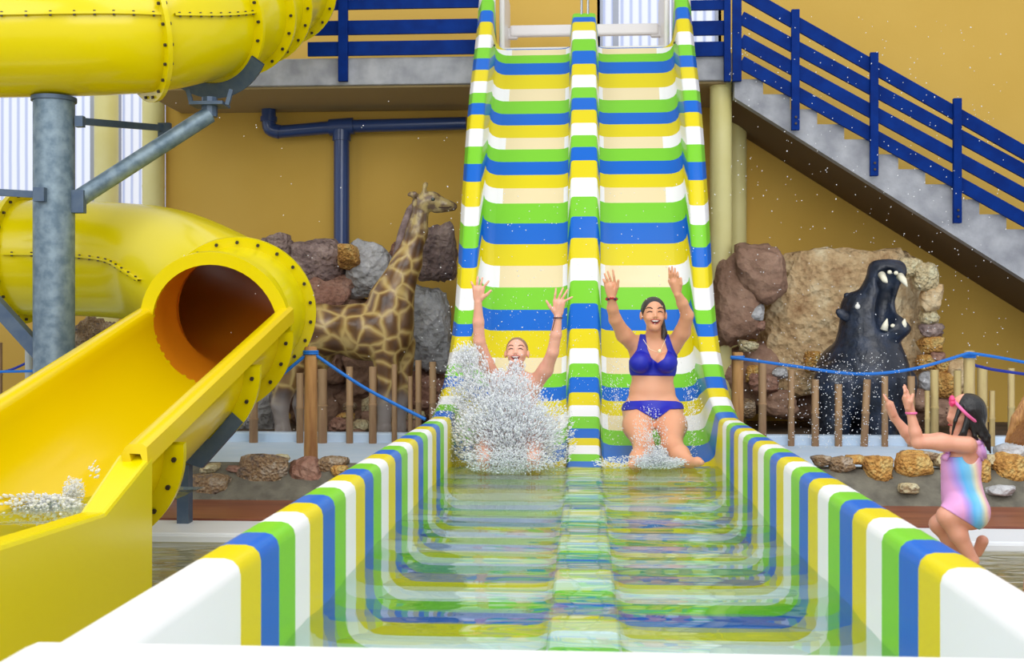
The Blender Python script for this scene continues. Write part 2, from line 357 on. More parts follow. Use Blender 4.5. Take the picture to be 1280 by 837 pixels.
# back wall with an opening for the upper window
wx0, wx1 = P(750, 0, YB).x, P(898, 0, YB).x
b = MB(); b.box(((xL+wx0)/2, YB+.1, 2.6), (wx0-xL, .2, 6.4)); b.box(((wx0+wx1)/2, YB+.1, (zt-.6)/2), (wx1-wx0, .2, zt+.6)); b.box(((wx1+9)/2, YB+.1, 2.6), (9-wx1, .2, 6.4))
struct(b.build('wall_back', WALLM), 'ochre plastered rear wall of the hall')
b = MB(); b.box((xL-3.5, 13.5, .75), (7, .2, 2.7)); struct(b.build('wall_left', WALLM), 'ochre wall under the left translucent window')
# left window: corrugated translucent sheets in a frame
def window(name, x0, x1, z0, z1, Y, mull, lab):
    e = MB(); e.box(((x0+x1)/2, Y, z0), (x1-x0+.1, .1, .08)); e.box(((x0+x1)/2, Y, z1), (x1-x0+.1, .1, .08))
    for x in [x0, x1]+mull: e.box((x, Y, (z0+z1)/2), (.06, .1, z1-z0))
    o = e.build(name, mat('frame_grey', (170, 176, 190), .5), origin=((x0+x1)/2, Y, z0)); struct(o, lab)
    n = int((x1-x0)/.05); vs = []; fs = []
    for i in range(n+1):
        x = x0+(x1-x0)*i/n; y = Y+.03+(.012 if i % 2 else 0); vs += [(x, y, z0), (x, y, z1)]
        if i: fs.append((2*i-2, 2*i, 2*i+1, 2*i-1))
    q = MB().add(vs, fs); q.build('window_panel', WIN, o); return o
window('window_1', xL-5.5, xL-.04, 2.08, 5.2, 13.4, [P(147, 0, 13.4).x, P(118, 0, 13.4).x], 'corrugated translucent window behind the yellow tubes')
window('window_2', wx0, wx1, zt, 5.6, YB+.05, [wx0+.17, wx0+.8], 'corrugated translucent window behind the slide top')
# pool floor, pool water
b = MB(); b.box((0, 7, -.9), (26, 16, .1)); struct(b.build('floor', POOLF), 'pale pool floor')
def sheet(name, x0, x1, y0, y1, z, nx, ny, amp, m, seed=0, fx=2., fy=5.):
    vs = []; fs = []
    for j in range(ny+1):
        for i in range(nx+1):
            x = x0+(x1-x0)*i/nx; y = y0+(y1-y0)*j/ny
            h = amp*(noise.noise(Vector((x*fx+seed, y*fy, seed)))+.4*noise.noise(Vector((x*fx*2.3, y*fy*2.1, seed+4))))
            vs.append((x, y, z+h))
    for j in range(ny):
        for i in range(nx):
            a = j*(nx+1)+i; fs.append((a, a+1, a+nx+2, a+nx+1))
    o = MB().add(vs, fs).build(name, m, smooth='all', fix=False); return o
WZ = -.35
tag(sheet('pool_water', -9, 9, 0, 6.7, WZ, 120, 160, .008, WPOOL, 3, 1.2, 5), 'brownish rippled pool water around the white trough', 'water', kind='stuff')
# coping, brown step, planter wall, pale ledge  (they run along the hall behind the pool)
zc = -.30; y1 = 6.55; y2 = 7.0; y3 = 7.75; y4 = 8.05; y5 = 9.95
b = MB(); b.box((0, (y1+y2)/2, zc-.3), (24, y2-y1, .6)); struct(b.build('trim_1', COPE, bevel=.02), 'white pool coping')
b = MB(); b.box((0, (y2+y3)/2+.1, zc-.29), (24, y3-y2+.2, .6)); struct(b.build('trim_2', BROWN), 'red-brown wet step behind the coping')
b = MB(); b.prism([(-12, y3, zc), (-12, y4-.02, -.085), (-12, y4+.14, -.085), (-12, y4+.2, -.14), (-12, y4+.3, -.14), (-12, y4+.3, -.8), (-12, y3, -.8)], (24, 0, 0)); struct(b.build('wall_planter', MORT), 'low mortar planter wall set with stones')
b = MB(); b.box((0, (y4+y5)/2+.12, -.3), (24, y5-y4, .36)); b.box((0, y5+.12, -.1), (24, .12, .12)); struct(b.build('trim_3', LEDGE, bevel=.015), 'pale blue painted ledge behind the planter stones')
b = MB(); b.box((0, 11.3, -.35), (24, 2.8, .45)); struct(b.build('floor.001', mat('soil', (104, 84, 62), .95, col2=(70, 56, 44), nscale=3, bump=.5)), 'earth bed behind the fence')
# ================================================================== RACING SLIDE
rail_ys = [521,513.6,505.7,495,484,470,454.5,439,420.5,405,387.7,360.4,334.6,310,282,258,226.5,204,182,159.7,142,127.6,114.7,100.3,86,71.7,58.2,42,25.8,11.5,-3,-18]
floor_ys = [578,556,537.5,519,501,484,467,447,413,387,359,332,305,279,254,235,218.5,202,186.4,172,156.3,142,126.1,111,93.2,78.8,68.8,59.6,51.6]
div_ys = [583,576,567,556,547,535,520,506,490,471,453.8,435,410.6,379,350.4,322.6,297.4,270.7,245.8,222.2,200.7,184,169.2,154,137.6,122.7,109.5,94,80.3,63.9,49.3,38.7,28,22,17]
rail_c = [(7.3,.315),(7.66,.37),(8.0,.46),(8.33,.62),(8.63,.81),(8.88,1.02),(9.07,1.32),(9.26,1.7),(9.46,2.12),(9.71,2.55),(10.0,2.92),(10.4,3.33),(10.75,3.78),(11.0,4.1),(11.3,4.4)]
div_c = [(7.0,-.01),(7.35,.0),(7.8,.1),(8.2,.26),(8.55,.5),(8.85,.78),(9.12,1.1),(9.35,1.48),(9.56,1.9),(9.8,2.33),(10.1,2.72),(10.5,3.15),(10.85,3.58),(11.1,3.85)]
floor_c = [(6.9,-.2),(7.25,-.12),(7.5,-.02),(7.9,.07),(8.3,.19),(8.7,.4),(9.0,.68),(9.25,1.0),(9.47,1.38),(9.69,1.8),(9.93,2.2),(10.25,2.58),(10.65,3.0),(11.0,3.42),(11.05,3.5)]
def dense(c): return [(p.x, p.y) for p in spline([(a, z, 0) for a, z in c], 24)]
def rows(ys, curve, hwx):
    """points on the profile curve where each stripe edge lies"""
    d = dense(curve); out = []
    pr = [408-(z-CAM)*F/D for D, z in d]
    for y in ys:
        best = min(range(len(d)-1), key=lambda i: (0 if (pr[i]-y)*(pr[i+1]-y) <= 0 else 1, abs(pr[i]-y)))
        t = (pr[best]-y)/((pr[best]-pr[best+1]) or 1); t = max(0, min(1, t))
        out.append((d[best][0]+(d[best+1][0]-d[best][0])*t, d[best][1]+(d[best+1][1]-d[best][1])*t))
    return out
HW = .835; RW = .125; NEAR = 2.04
edges = [2.80+.18*i for i in range(25)]        # trough stripe edges, ends at 7.12 then the blue starts
trY = [NEAR-.03]+edges                           # rail rows in the trough
COL = [SY, SB, SG, SW, SC]
def band_idx(i): return {0: 3}.get(i, (i-1) % 4) if i == 0 else (i-1) % 4   # 0: white end piece, then yellow blue green white
railR = [(y, .315) for y in trY]+rows(rail_ys, rail_c, HW)[0:]
floorR = [(y, -.25) for y in trY]+rows(floor_ys, floor_c, HW)
FD = -.25
floorR = [(y, FD if y < 6.6 else FD+(y-6.6)*.12) for y in trY]+rows(floor_ys, floor_c, HW)
while len(floorR) < len(railR): floorR.append((11.06+.02*(len(floorR)-len(trY)-29), 3.51))
divR = [(y, -.035) for y in trY]+rows(div_ys, div_c, HW)
def sweep(profile_rows, sub=3):
    """profile_rows: list over stripe edges of list of 3D points; returns verts, faces, band index per face"""
    m = len(profile_rows[0]); vs = []; fs = []; bi = []; R = len(profile_rows); rowsN = 0
    for i in range(R-1):
        for k in range(sub):
            t = k/sub; vs += [tuple(Vector(a).lerp(Vector(b_), t)) for a, b_ in zip(profile_rows[i], profile_rows[i+1])]; bi.append(i); rowsN += 1
    vs += [tuple(p) for p in profile_rows[-1]]; rowsN += 1
    for r in range(rowsN-1):
        for k in range(m-1): fs.append((r*m+k, r*m+k+1, (r+1)*m+k+1, (r+1)*m+k))
    return vs, fs, [bi[r] for r in range(rowsN-1) for k in range(m-1)], m
slide = empty('racing_slide', (0, 2.1, -.6), 'two lane racing water slide striped yellow blue green and white, with run-out trough', 'water slide')
def shift_row(curve, i, amt):
    """lane profile point a little further up the slope (the stripes climb at the lane corners)"""
    y, z = floorR[i]; j = min(i+1, len(floorR)-1); y2, z2 = floorR[j]
    if j == i: return y, z
    L = math.hypot(y2-y, z2-z) or 1; f = max(0, min(1, (i-27)/7)); a = amt*f/L
    return y+(y2-y)*a, z+(z2-z)*a
def side_rail(sg):
    rowsP = []
    for i, ((yr, zr), (yf, zf)) in enumerate(zip(railR, floorR)):
        A = Vector((sg*HW, yr, zr)); P_ = []; out = Vector((sg, 0, 0))
        def Gq(amt): q = shift_row(0, i, amt); return Vector((sg*HW, q[0], q[1]))
        G = Gq(.13); dn = (Vector((0, yf, zf))-Vector((0, yr, zr))).normalized()
        for ang, am in ((0, .0), (22, .012), (45, .035), (68, .075), (90, .13)):
            t_ = math.radians(ang); P_.append(Gq(am)+out*(-.11+.11*math.sin(t_))-dn*(.09*(1-math.cos(t_))))
        P_.append(A+dn*.04)
        for ang in (30, 60, 90):
            t_ = math.radians(ang); P_.append(A+out*(.04*(1-math.cos(t_)))+dn*(.04*(1-math.sin(t_))))
        for ang in (90, 60, 30, 0):
            t_ = math.radians(ang); P_.append(A+out*(RW-.035+.035*math.cos(t_))+dn*(.035*(1-math.sin(t_))))
        P_.append(A+out*(RW+.03)+dn*.11)
        P_.append(A+out*(RW+.045)+dn*.26); P_.append(A+out*(RW+.045)+dn*.34)
        rowsP.append(P_)
    vs, fs, bi, m = sweep(rowsP)
    mi = [band_idx(i) for i in bi]
    o = MB().add(vs, fs, mi).build('side_rail', COL, slide, smooth=50, fix=True); return o
side_rail(-1); side_rail(1)
# divider
rp = []
for (y, z) in divR:
    w = .112; h = .2; rp.append([Vector((sx*w+dx, y, z+dz)) for sx, dx, dz in ((-1, -.02, -h), (-1, 0, -.04), (-1, .004, -.016), (-1, .014, -.004), (-1, .03, 0), (1, -.03, 0), (1, -.014, -.004), (1, -.004, -.016), (1, 0, -.04), (1, .02, -h))])
vs, fs, bi, m = sweep(rp); MB().add(vs, fs, [band_idx(i) for i in bi]).build('divider', COL, slide, smooth=35)
b = MB()
# lane floors
for sg, nm in ((-1, 'lane'), (1, 'lane')):
    rp = []
    xs = [.115, .13, .17, .22, .68, .73]
    for (y, z) in floorR:
        hh = [.05, .02, .004, 0, 0, .002]
        r_ = [Vector((sg*x, y, z+q)) for x, q in zip(xs, hh)]; r_.append(Vector((sg*(HW-.109), y, z+.001))); rp.append(r_)
    vs, fs, bi, m = sweep(rp); mi = []
    for q, i in enumerate(bi):
        c = band_idx(i); k = q % (m-1)
        if c == 3 and i > 26 and 2 <= k <= 3: c = 4
        mi.append(c)
    o = MB().add(vs, fs, mi).build('lane', COL, slide, smooth=35)
# end wall of the trough (white box end)
b = MB(); b.box((0, NEAR-.075, -.182), (2*(HW+RW)+.09, .19, 1.0)); b.build('end_wall', SW, slide, bevel=.035)
# outer skirts down to the pool floor + slide supporting shell
for sg in (-1, 1):
    b = MB(); b.box((sg*(HW+RW+.01), (NEAR+7.3)/2, -.44), (.06, 7.3-NEAR, .82)); b.build('skirt', SW, slide)
# start tub
b = MB()
zt0 = 3.5; yt = 11.08
zz = P(730, 47, yt).z
b.box((0, yt+.4, zz-.12), (1.72, .8, .08))
for sg in (-1, 1):
    zb_ = P(730, 45, yt+.6).z; zt_ = P(730, 31, yt+.6).z
    b.box((sg*.43, yt+.6, (zb_+zt_)/2), (.62, .08, zt_-zb_)); b.box((sg*.78, yt+.45, zz+.2), (.05, .9, .75)); b.box((sg*.72, yt+.62, (zb_+zt_)/2-.02), (.12, .08, zt_-zb_))
b.build('start_tub', STRUCT_GREY, slide, bevel=.02)
b = MB(); b.tube([P(727, 22, 11.1), P(727, -60, 11.1)], .012, 8); b.tube([P(735, 22, 11.1), P(735, -60, 11.1)], .012, 8); b.build('grab_post', mat('chrome', (170, 175, 180), .2, .9), slide)
# trough water and thin water on lanes
tag(sheet('trough_water', -HW+.002, HW-.002, NEAR+.005, 7.5, 0, 110, 420, .018, WATER, 1, .55, 3.0), 'clear rippling water filling the striped run-out trough', 'water', kind='stuff')
# ================================================================== DECK, STAIRS, RAILS
YD = 11.3
zd1 = P(600, 70, YD).z; zd0 = P(600, 104, YD).z
xd0 = P(165, 100, YD).x; xd1 = P(915, 90, YD).x
b = MB(); b.box(((xd0+xd1)/2, (YD+YB)/2, (zd1+zd0)/2), (xd1-xd0, YB-YD, zd1-zd0))
dk = b.build('upper_deck', CONC, bevel=.01, origin=((xd0+xd1)/2, YD, zd0)); tag(dk, 'grey concrete landing deck behind the top of the slide', 'deck')
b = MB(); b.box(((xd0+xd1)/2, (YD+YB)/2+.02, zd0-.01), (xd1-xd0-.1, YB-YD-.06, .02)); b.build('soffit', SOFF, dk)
def rail_fence(name, x0, x1, posts, lab, Y=YD-.03):
    e = empty(name, (P(x0, 70, Y).x, Y, zd1), lab, 'railing')
    for (ya, yb) in ((-25, -8), (1, 13), (27, 44.5), (53, 70.5)):
        a = P(x0, (ya+yb)/2, Y); c = P(x1, (ya+yb)/2, Y); c.z = a.z
        MB().bar(a, c, .035, (yb-ya)/K(Y)).build('rail', BRAIL, e)
    for px, w in posts:
        a = P(px, -40, Y-.05); c = P(px, 102, Y-.05); MB().box((a+c)/2, (w/K(Y), .05, (a-c).length)).build('post', BRAIL, e, bevel=.004)
    return e
rail_fence('deck_railing', 385, 600, [(429, 12)], 'blue flat bar railing on the deck left of the slide')
rail_fence('deck_railing.001', 862, 912, [(909, 8), (921, 11)], 'blue flat bar railing on the deck right of the slide')
# stairs
st = empty('staircase', P(918, 100, YD), 'grey concrete staircase descending to the right from the deck', 'staircase')
N = 16; sx = 33.8; sy = 18.75; X0 = 918; Yt0 = 99
prof = []
for i in range(N):
    prof += [P(X0+sx*i+ (0 if i == 0 else 2), Yt0+sy*i, YD), P(X0+sx*(i+1)+2, Yt0+sy*i, YD)]
bot = [P(X0+sx*N, Yt0+sy*N+62, YD), P(X0-0, 122, YD)]
b = MB(); b.prism(prof+bot, (0, .12, 0)); b.build('stringer', CONC, st)
b = MB(); b.prism(prof+bot, (0, .12, 0))
for i in range(N):
    a = P(X0+sx*i, Yt0+sy*i, YD+.1); c = P(X0+sx*(i+1), Yt0+sy*i, YD+.1); d_ = c.x-a.x
    MB().box(((a.x+c.x)/2, (YD+YB)/2+.05, a.z-.05), (d_+.02, YB-YD-.12, .1)).build('step', CONC, st)
a0 = P(X0, 122, YD); a1 = P(X0+sx*N, Yt0+sy*N+62, YD)
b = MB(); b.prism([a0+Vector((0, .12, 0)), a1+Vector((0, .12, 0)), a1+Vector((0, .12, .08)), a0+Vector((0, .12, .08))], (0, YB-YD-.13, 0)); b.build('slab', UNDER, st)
sr = empty('stair_railing', P(922, 100, YD-.05), 'blue sloping flat bar railing of the staircase', 'railing')
O = lambda x, y: (860+x/2.886, y/2.886)
for ya, yb in ((-30, 550), (63, 617), (145, 703), (224, 792)):
    a = P(*O(190, ya-0), YD-.06); c = P(*O(1400, yb+ (yb-ya)/(1212-190)*188), YD-.06); MB().bar(a, c, .035, .12).build('rail', BRAIL, sr)
for x, ya, yb in ((387, 35, 470), (671, 190, 635), (971, 355, 805), (1270, 520, 975)):
    a = P(*O(x, ya), YD-.1); c = P(*O(x, yb), YD-.1); pp = MB(); pp.box((a+c)/2, (.075, .05, a.z-c.z)); po = pp.build('post', BRAIL, sr, bevel=.004)
    for dz in (.06, .12): MB().tube([c+Vector((0, -.02, dz)), c+Vector((0, -.04, dz))], .012, 6).build('bolt', BOLT, po)
# pillars
def pillar(px, w, y0, y1_, Y, lab, name='round_pillar', base=False):
    a = P(px, y0, Y); r = w/2/K(Y); zb = -.3 if y1_ is None else P(px, y1_, Y).z
    e = empty(name, (a.x, Y, zb), lab, 'pillar')
    MB().tube([(a.x, Y, zb), (a.x, Y, a.z-.06), ], r, 24).build('shaft', CREAM, e, smooth=40)
    MB().tube([(a.x, Y, a.z-.08), (a.x, Y, a.z-.02), (a.x, Y, a.z)], [r*1.04, r*1.04, r*.9], 24).build('cap', CREAM, e, smooth=40)
    for f in (.35, .7):
        z = zb+(a.z-zb)*f; MB().tube([(a.x, Y, z-.012), (a.x, Y, z+.012)], r*1.015, 24).build('band', CREAM, e, smooth=40)
    return e
pillar(901, 27, 100, None, 11.5, 'cream round pillar under the deck right of the slide')
pillar(922, 22, 128, None, 12.35, 'cream pillar half hidden behind the front pillar under the stairs')
pillar(133, 30, 100, None, 12.9, 'cream round pillar in front of the translucent window, left one')
pillar(192, 28, 100, None, 12.5, 'cream round pillar at the corner of the ochre wall')
# navy pipes
pe = empty('drain_pipe', P(427, 308, 12.3), 'navy blue drain pipe with elbow and tee on the ochre wall', 'pipe')
YP = 12.42; pr_ = 9/K(YP)
MB().tube([P(336, 100, YP), P(336, 150, YP)]+spline([P(336, 150, YP), P(338, 161, YP), P(350, 165, YP)], 4), pr_, 14).build('downpipe', NAVY, pe, smooth=40)
MB().tube([P(348, 165, YP), P(427, 158, YP), P(583, 154, YP)], pr_*.9, 14).build('crosspipe', NAVY, pe, smooth=40)
MB().tube([P(427, 158, YP), Vector((P(427, 158, YP).x, YP, -.1))], pr_*1.1, 14).build('downpipe', NAVY, pe, smooth=40)
for qa, qb, qr in (((336, 146), (336, 152), 1.18), ((412, 159.5), (442, 157.5), 1.18), ((427, 163), (427, 176), 1.28)): MB().tube([P(*qa, YP), P(*qb, YP)], pr_*qr, 14).build('coupling', NAVY, pe, smooth=40)
# ================================================================== YELLOW TUBES
def frames(path):
    fr = []; n = len(path)
    for i, p in enumerate(path):
        t = (path[min(i+1, n-1)]-path[max(i-1, 0)]).normalized(); s = t.cross(Vector((0, 0, 1))).normalized(); u = s.cross(t); fr.append((p, t, s, u))
    return fr
def shell(fr, r, th, a0=0, a1=2*math.pi, seg=40):
    """wall of a tube (or part of one) with thickness"""
    full = abs(a1-a0-2*math.pi) < 1e-6; b = MB(); m = seg if full else seg+1; vs = []
    for (p, t, s, u) in fr:
        for rr in (r, r-th):
            for k in range(m):
                a = a0+(a1-a0)*k/seg; vs.append(p+(s*math.cos(a)+u*math.sin(a))*rr)
    fs = []; mi = []; W = 2*m
    for i in range(len(fr)-1):
        for k in range(seg):
            k2 = (k+1) % m; fs.append((i*W+k, i*W+k2, (i+1)*W+k2, (i+1)*W+k)); mi.append(0)
            fs.append((i*W+m+k2, i*W+m+k, (i+1)*W+m+k, (i+1)*W+m+k2)); mi.append(1)
    for i in (0, len(fr)-1):
        for k in range(seg): k2 = (k+1) % m; fs.append((i*W+k, i*W+k2, i*W+m+k2, i*W+m+k)); mi.append(0)
    b.add(vs, fs, mi); return b
def flange(f, r0, r1, th, a0=0, a1=2*math.pi, seg=48):
    p, t, s, u = f; return shell([(p-t*th/2, t, s, u), (p+t*th/2, t, s, u)], r1, r1-r0, a0, a1, seg)
def bolts(f, r, n, parent, a0=0, a1=2*math.pi, side=0, only=None):
    p, t, s, u = f
    for k in range(n):
        a = a0+(a1-a0)*(k+.5)/n
        c = p+(s*math.cos(a)+u*math.sin(a))*r
        if only and not only(c): continue
        MB().tube([c-t*.035, c+t*.035], .0125, 6).build('bolt', BOLT, parent)
def seam(fr, r, ang, parent, nb, only=None):
    pts = []; out = []
    for (p, t, s, u) in fr:
        d = s*math.cos(ang)+u*math.sin(ang); pts.append(p+d*(r+.018)); out.append(d)
    vs = []; fs = []
    for (p, t, s, u), q, d in zip(fr, pts, out):
        w = t.cross(d)*.008
        for e in (-.03, .012):
            vs += [q+d*e-w, q+d*e+w]
    for i in range(len(pts)-1):
        A = i*4; B = A+4; fs += [(A, A+1, B+1, B), (A+2, B+2, B+3, A+3), (A, B, B+2, A+2), (A+1, A+3, B+3, B+1)]
    o = MB().add(vs, fs).build('seam_flange', TUBE, parent)
    tot = len(pts)
    for k in range(nb):
        x = (k+.5)/nb*(tot-1); i = int(x); c = pts[i].lerp(pts[min(i+1, tot-1)], x-i); d = out[i]; t = fr[i][1]; w = t.cross(d)
        MB().tube([c-w*.018, c+w*.018], .009, 6).build('bolt', BOLT, o)
up = empty('tube_slide', P(100, 122, 8.3), 'yellow enclosed tube slide at the upper left passing over the post', 'water slide')
pathU = spline([P(-260, 42, 8.15), P(-60, 41, 8.25), P(110, 38, 8.35), P(200, 33, 8.6), P(275, 18, 9.2), P(320, -2, 9.9), P(348, -18, 10.6)], 10)
frU = frames(pathU); R_ = .47
cutsU = [0, 27, 37, 43, 48, 60]
for a, c in zip(cutsU, cutsU[1:]):
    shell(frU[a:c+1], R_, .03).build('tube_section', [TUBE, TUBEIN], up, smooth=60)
    fl = flange(frU[c], .45, .545, .035).build('flange', TUBE, up, smooth=40); bolts(frU[c], .51, 22, fl)
seam(frU[4:28], R_, math.pi, up, 14) if False else None
camv = Vector((0, 0, CAM))
def seam_side(fr): # the side angle that faces the camera
    p, t, s, u = fr[len(fr)//2]; return 0 if (camv-p).dot(s) > 0 else math.pi
seam(frU[2:28], R_, seam_side(frU[2:28]), up, 16); seam(frU[28:38], R_, seam_side(frU[28:38]), up, 9)
lo = empty('tube_slide.001', P(270, 520, 7.7), 'yellow tube slide at the left whose dark round mouth opens into a flume', 'water slide')
C1 = P(270, 408, 7.75)
u_dir = Vector((.0, -1, -.25)).normalized()
pathL = spline([P(-260, 322, 9.3), P(-60, 322, 9.3), P(60, 322, 9.3), P(140, 325, 9.3), P(205, 333, 9.15), P(255, 355, 8.75), C1-u_dir*.55, C1-u_dir*.2, C1], 10)
frL = frames(pathL); p, t, s, u = frL[-1]; S0 = u_dir.cross(Vector((0, 0, 1))).normalized(); frL[-1] = (p, u_dir, S0, S0.cross(u_dir))
cutsL = [0, 17, 62, len(frL)-1]
for i, (a, c) in enumerate(zip(cutsL, cutsL[1:])):
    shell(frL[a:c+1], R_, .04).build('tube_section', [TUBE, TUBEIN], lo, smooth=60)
    if i < 2:
        fl = flange(frL[c], .45, .54, .035).build('flange', TUBE, lo, smooth=40); bolts(frL[c], .505, 22, fl)
seam(frL[6:17], R_, seam_side(frL[6:17]), lo, 8); seam(frL[18:50], R_, seam_side(frL[25:45]), lo, 14)
fl = flange(frL[-1], .43, .515, .05).build('mouth_rim', TUBE, lo, smooth=40)
# open flume
pE = C1+Vector((0, -2.64, -2.64*.25)); pE2 = C1+Vector((0, -3.3, -3.3*.25-.02))
pF = [C1.lerp(pE, i/20) for i in range(21)]; frF = []
sS = Vector((1, 0, 0)); sU = Vector((0, -.25, 1)).normalized()
frF = [(p, u_dir, sS, Vector((0, -u_dir.z*-1, 1)).normalized()) for p in pF]
frF = [(p, u_dir, sS, sS.cross(u_dir)*(1 if sS.cross(u_dir).z > 0 else -1)) for p in pF]
vs = []; fs = []; NF = len(frF); T0 = math.radians(12)
for i, (p, t, S, U) in enumerate(frF):
    Zv = Vector((0, 0, 1)); e_ = Zv*.10
    def arc(r): return [p+S*math.cos(a)*r+U*math.sin(a)*r for a in [T0-(math.pi+2*T0)*k/22 for k in range(23)]]
    o_ = arc(.47); inn = arc(.43)
    lipR = [p+S*.43+e_+Zv*.02, p+S*.45+e_+Zv*.035, p+S*.51+e_+Zv*.035, p+S*.53+e_+Zv*.02, p+S*.535+e_-Zv*.07, p+S*.52+e_-Zv*.07, p+S*.50+e_-Zv*.01]
    lipL = [q_-2*S*((q_-p).dot(S)) for q_ in lipR][::-1]
    row = lipR+o_+lipL+inn[::-1]; M_ = len(row); vs += row
for i in range(NF-1):
    for k in range(M_): k2 = (k+1) % M_; fs.append((i*M_+k, i*M_+k2, (i+1)*M_+k2, (i+1)*M_+k))
for A_ in ((NF-1)*M_,):
    for k in range(22): fs.append((A_+7+k, A_+8+k, A_+37+22-(k+1), A_+37+22-k))
    fs.append(tuple(A_+k for k in (0, 1, 2, 3, 4, 5, 6, 7, 59))); fs.append(tuple(A_+k for k in (29, 30, 31, 32, 33, 34, 35, 36, 37)))
MB().add(vs, fs).build('open_flume', FLUME, lo, smooth=40)
for i in (1, 7, 17):
    p, t, s, u = frF[i]; a0, a1 = (-math.pi, 0)
    fl = flange(frF[i], .465, .565, .04, a0, a1).build('flange', TUBE, lo, smooth=40); bolts(frF[i], .52, 11, fl, a0, a1)
# runout box
xR = C1.x+.535
def rp_(px, py):
    Y = 5.; 
    for _ in range(20): Y = Y*(1+( (P(px, py, Y).x-xR) / abs(xR)))
    return P(px, py, Y)
ro = [rp_(192, 566), rp_(132, 640), rp_(0, 681)]
ro.append(Vector((ro[2].x, 2.6, ro[2].z)))
inw = [-.16, -.11, -.11, -.11]
vs = []; fs = []
for p, w in zip(ro, inw): vs += [p, p+Vector((w, .0, 0)), Vector((p.x+w, p.y, -.7)), Vector((p.x, p.y, -.7))]
for i in range(3):
    A = i*4; B = A+4; fs += [(A, A+1, B+1, B), (A+1, A+2, B+2, B+1), (A+3, A, B, B+3)]
fs += [(0, 3, 2, 1), (12, 13, 14, 15)]
MB().add(vs, fs).build('runout_wall', TUBE, lo, bevel=.018)
b = MB(); b.box((C1.x-.58, 3.95, -.2), (.12, 2.7, 1.0)); b.build('runout_wall', TUBE, lo, bevel=.02)
MB().box((C1.x, 4.1, -.42), (1.1, 3.0, .04)).build('runout_floor', FLUME, lo)
tag(sheet('flume_water', C1.x-.5, C1.x+.4, 2.65, 6.3, -.0, 60, 90, .012, WATER, 9, 3, 5), 'foaming water in the yellow run-out box', 'water', kind='stuff')
# ================================================================== STEEL SUPPORT
sp = empty('support_post', Vector((P(67, 400, 8.6).x, 8.35, -.35)), 'round blue-grey steel post carrying the yellow tubes', 'steel post')
xq = P(67.5, 400, 8.35).x; ztop = P(67, 122, 8.35).z
MB().tube([(xq, 8.35, -.5), (xq, 8.35, ztop-.02)], 25.5/K(8.35), 32).build('shaft', STEEL, sp, smooth=40)
MB().tube([(xq, 8.35, ztop-.03), (xq, 8.35, ztop)], 28/K(8.35), 32).build('cap_plate', DSTEEL, sp, smooth=40)
q = MB(); q.tube([P(96, 250, 8.4), P(106, 243, 8.4), P(262, 143, 8.8)], 11/K(8.6), 16); q.build('arm', STEEL, sp, smooth=40)
MB().box(P(98, 252, 8.35), (.1, .06, .17)).build('bracket', DSTEEL, sp, bevel=.005)
MB().tube([P(262, 146, 8.8), P(262, 122, 8.8)], .06, 10).build('arm_head', DSTEEL, sp)
q = MB(); q.box(P(262, 131, 8.8), (.26, .2, .025)); 
for dx in (-22, 22): q.bar(P(262+dx, 131, 8.75), P(262+dx*1.25, 112, 8.75), .03, .03)
q.build('saddle_base', DSTEEL, sp)
p, t, s, u = frU[37]
sd = flange((p-t*.03, t, s, u), .5, .62, .02, -math.pi*.78, -math.pi*.22, 20).build('saddle', DSTEEL, sp)
MB().bar(P(96, 151, 8.35), P(204, 160, 9.4), .035, .05).build('strut', DSTEEL, sp)
q = MB(); q.box(P(100, 152, 8.36), (.06, .05, .08)); q.box(P(206, 163, 9.4), (.1, .05, .12)); q.build('strut_clevis', DSTEEL, sp)
MB().bar(P(-60, 237, 8.3), P(44, 243, 8.3), .035, .05).build('strut', DSTEEL, sp)
MB().box(P(50, 243, 8.18), (.08, .05, .1)).build('strut_clevis', DSTEEL, sp)
q = MB(); q.bar(P(-70, 308, 8.35), P(60, 452, 8.35), .09, .1); q.build('brace', DSTEEL, sp)
# flume support standing on the ledge under the flume ring
fs_e = empty('flume_support', Vector((P(231, 580, 6.9).x, 6.9, -.3)), 'blue-grey steel bracket carrying the yellow flume above the planter stones', 'steel bracket')
YB_ = 6.87
MB().prism([P(222, 575, YB_), P(232, 556, YB_), P(262, 548, YB_), P(290, 515, YB_), P(303, 528, YB_), P(252, 585, YB_)], (0, .05, 0)).build('gusset', DSTEEL, fs_e)
a = P(231, 580, YB_+.03); MB().box((a.x, YB_+.03, (a.z-.32)/2), (.07, .08, a.z+.32)).build('leg', DSTEEL, fs_e)
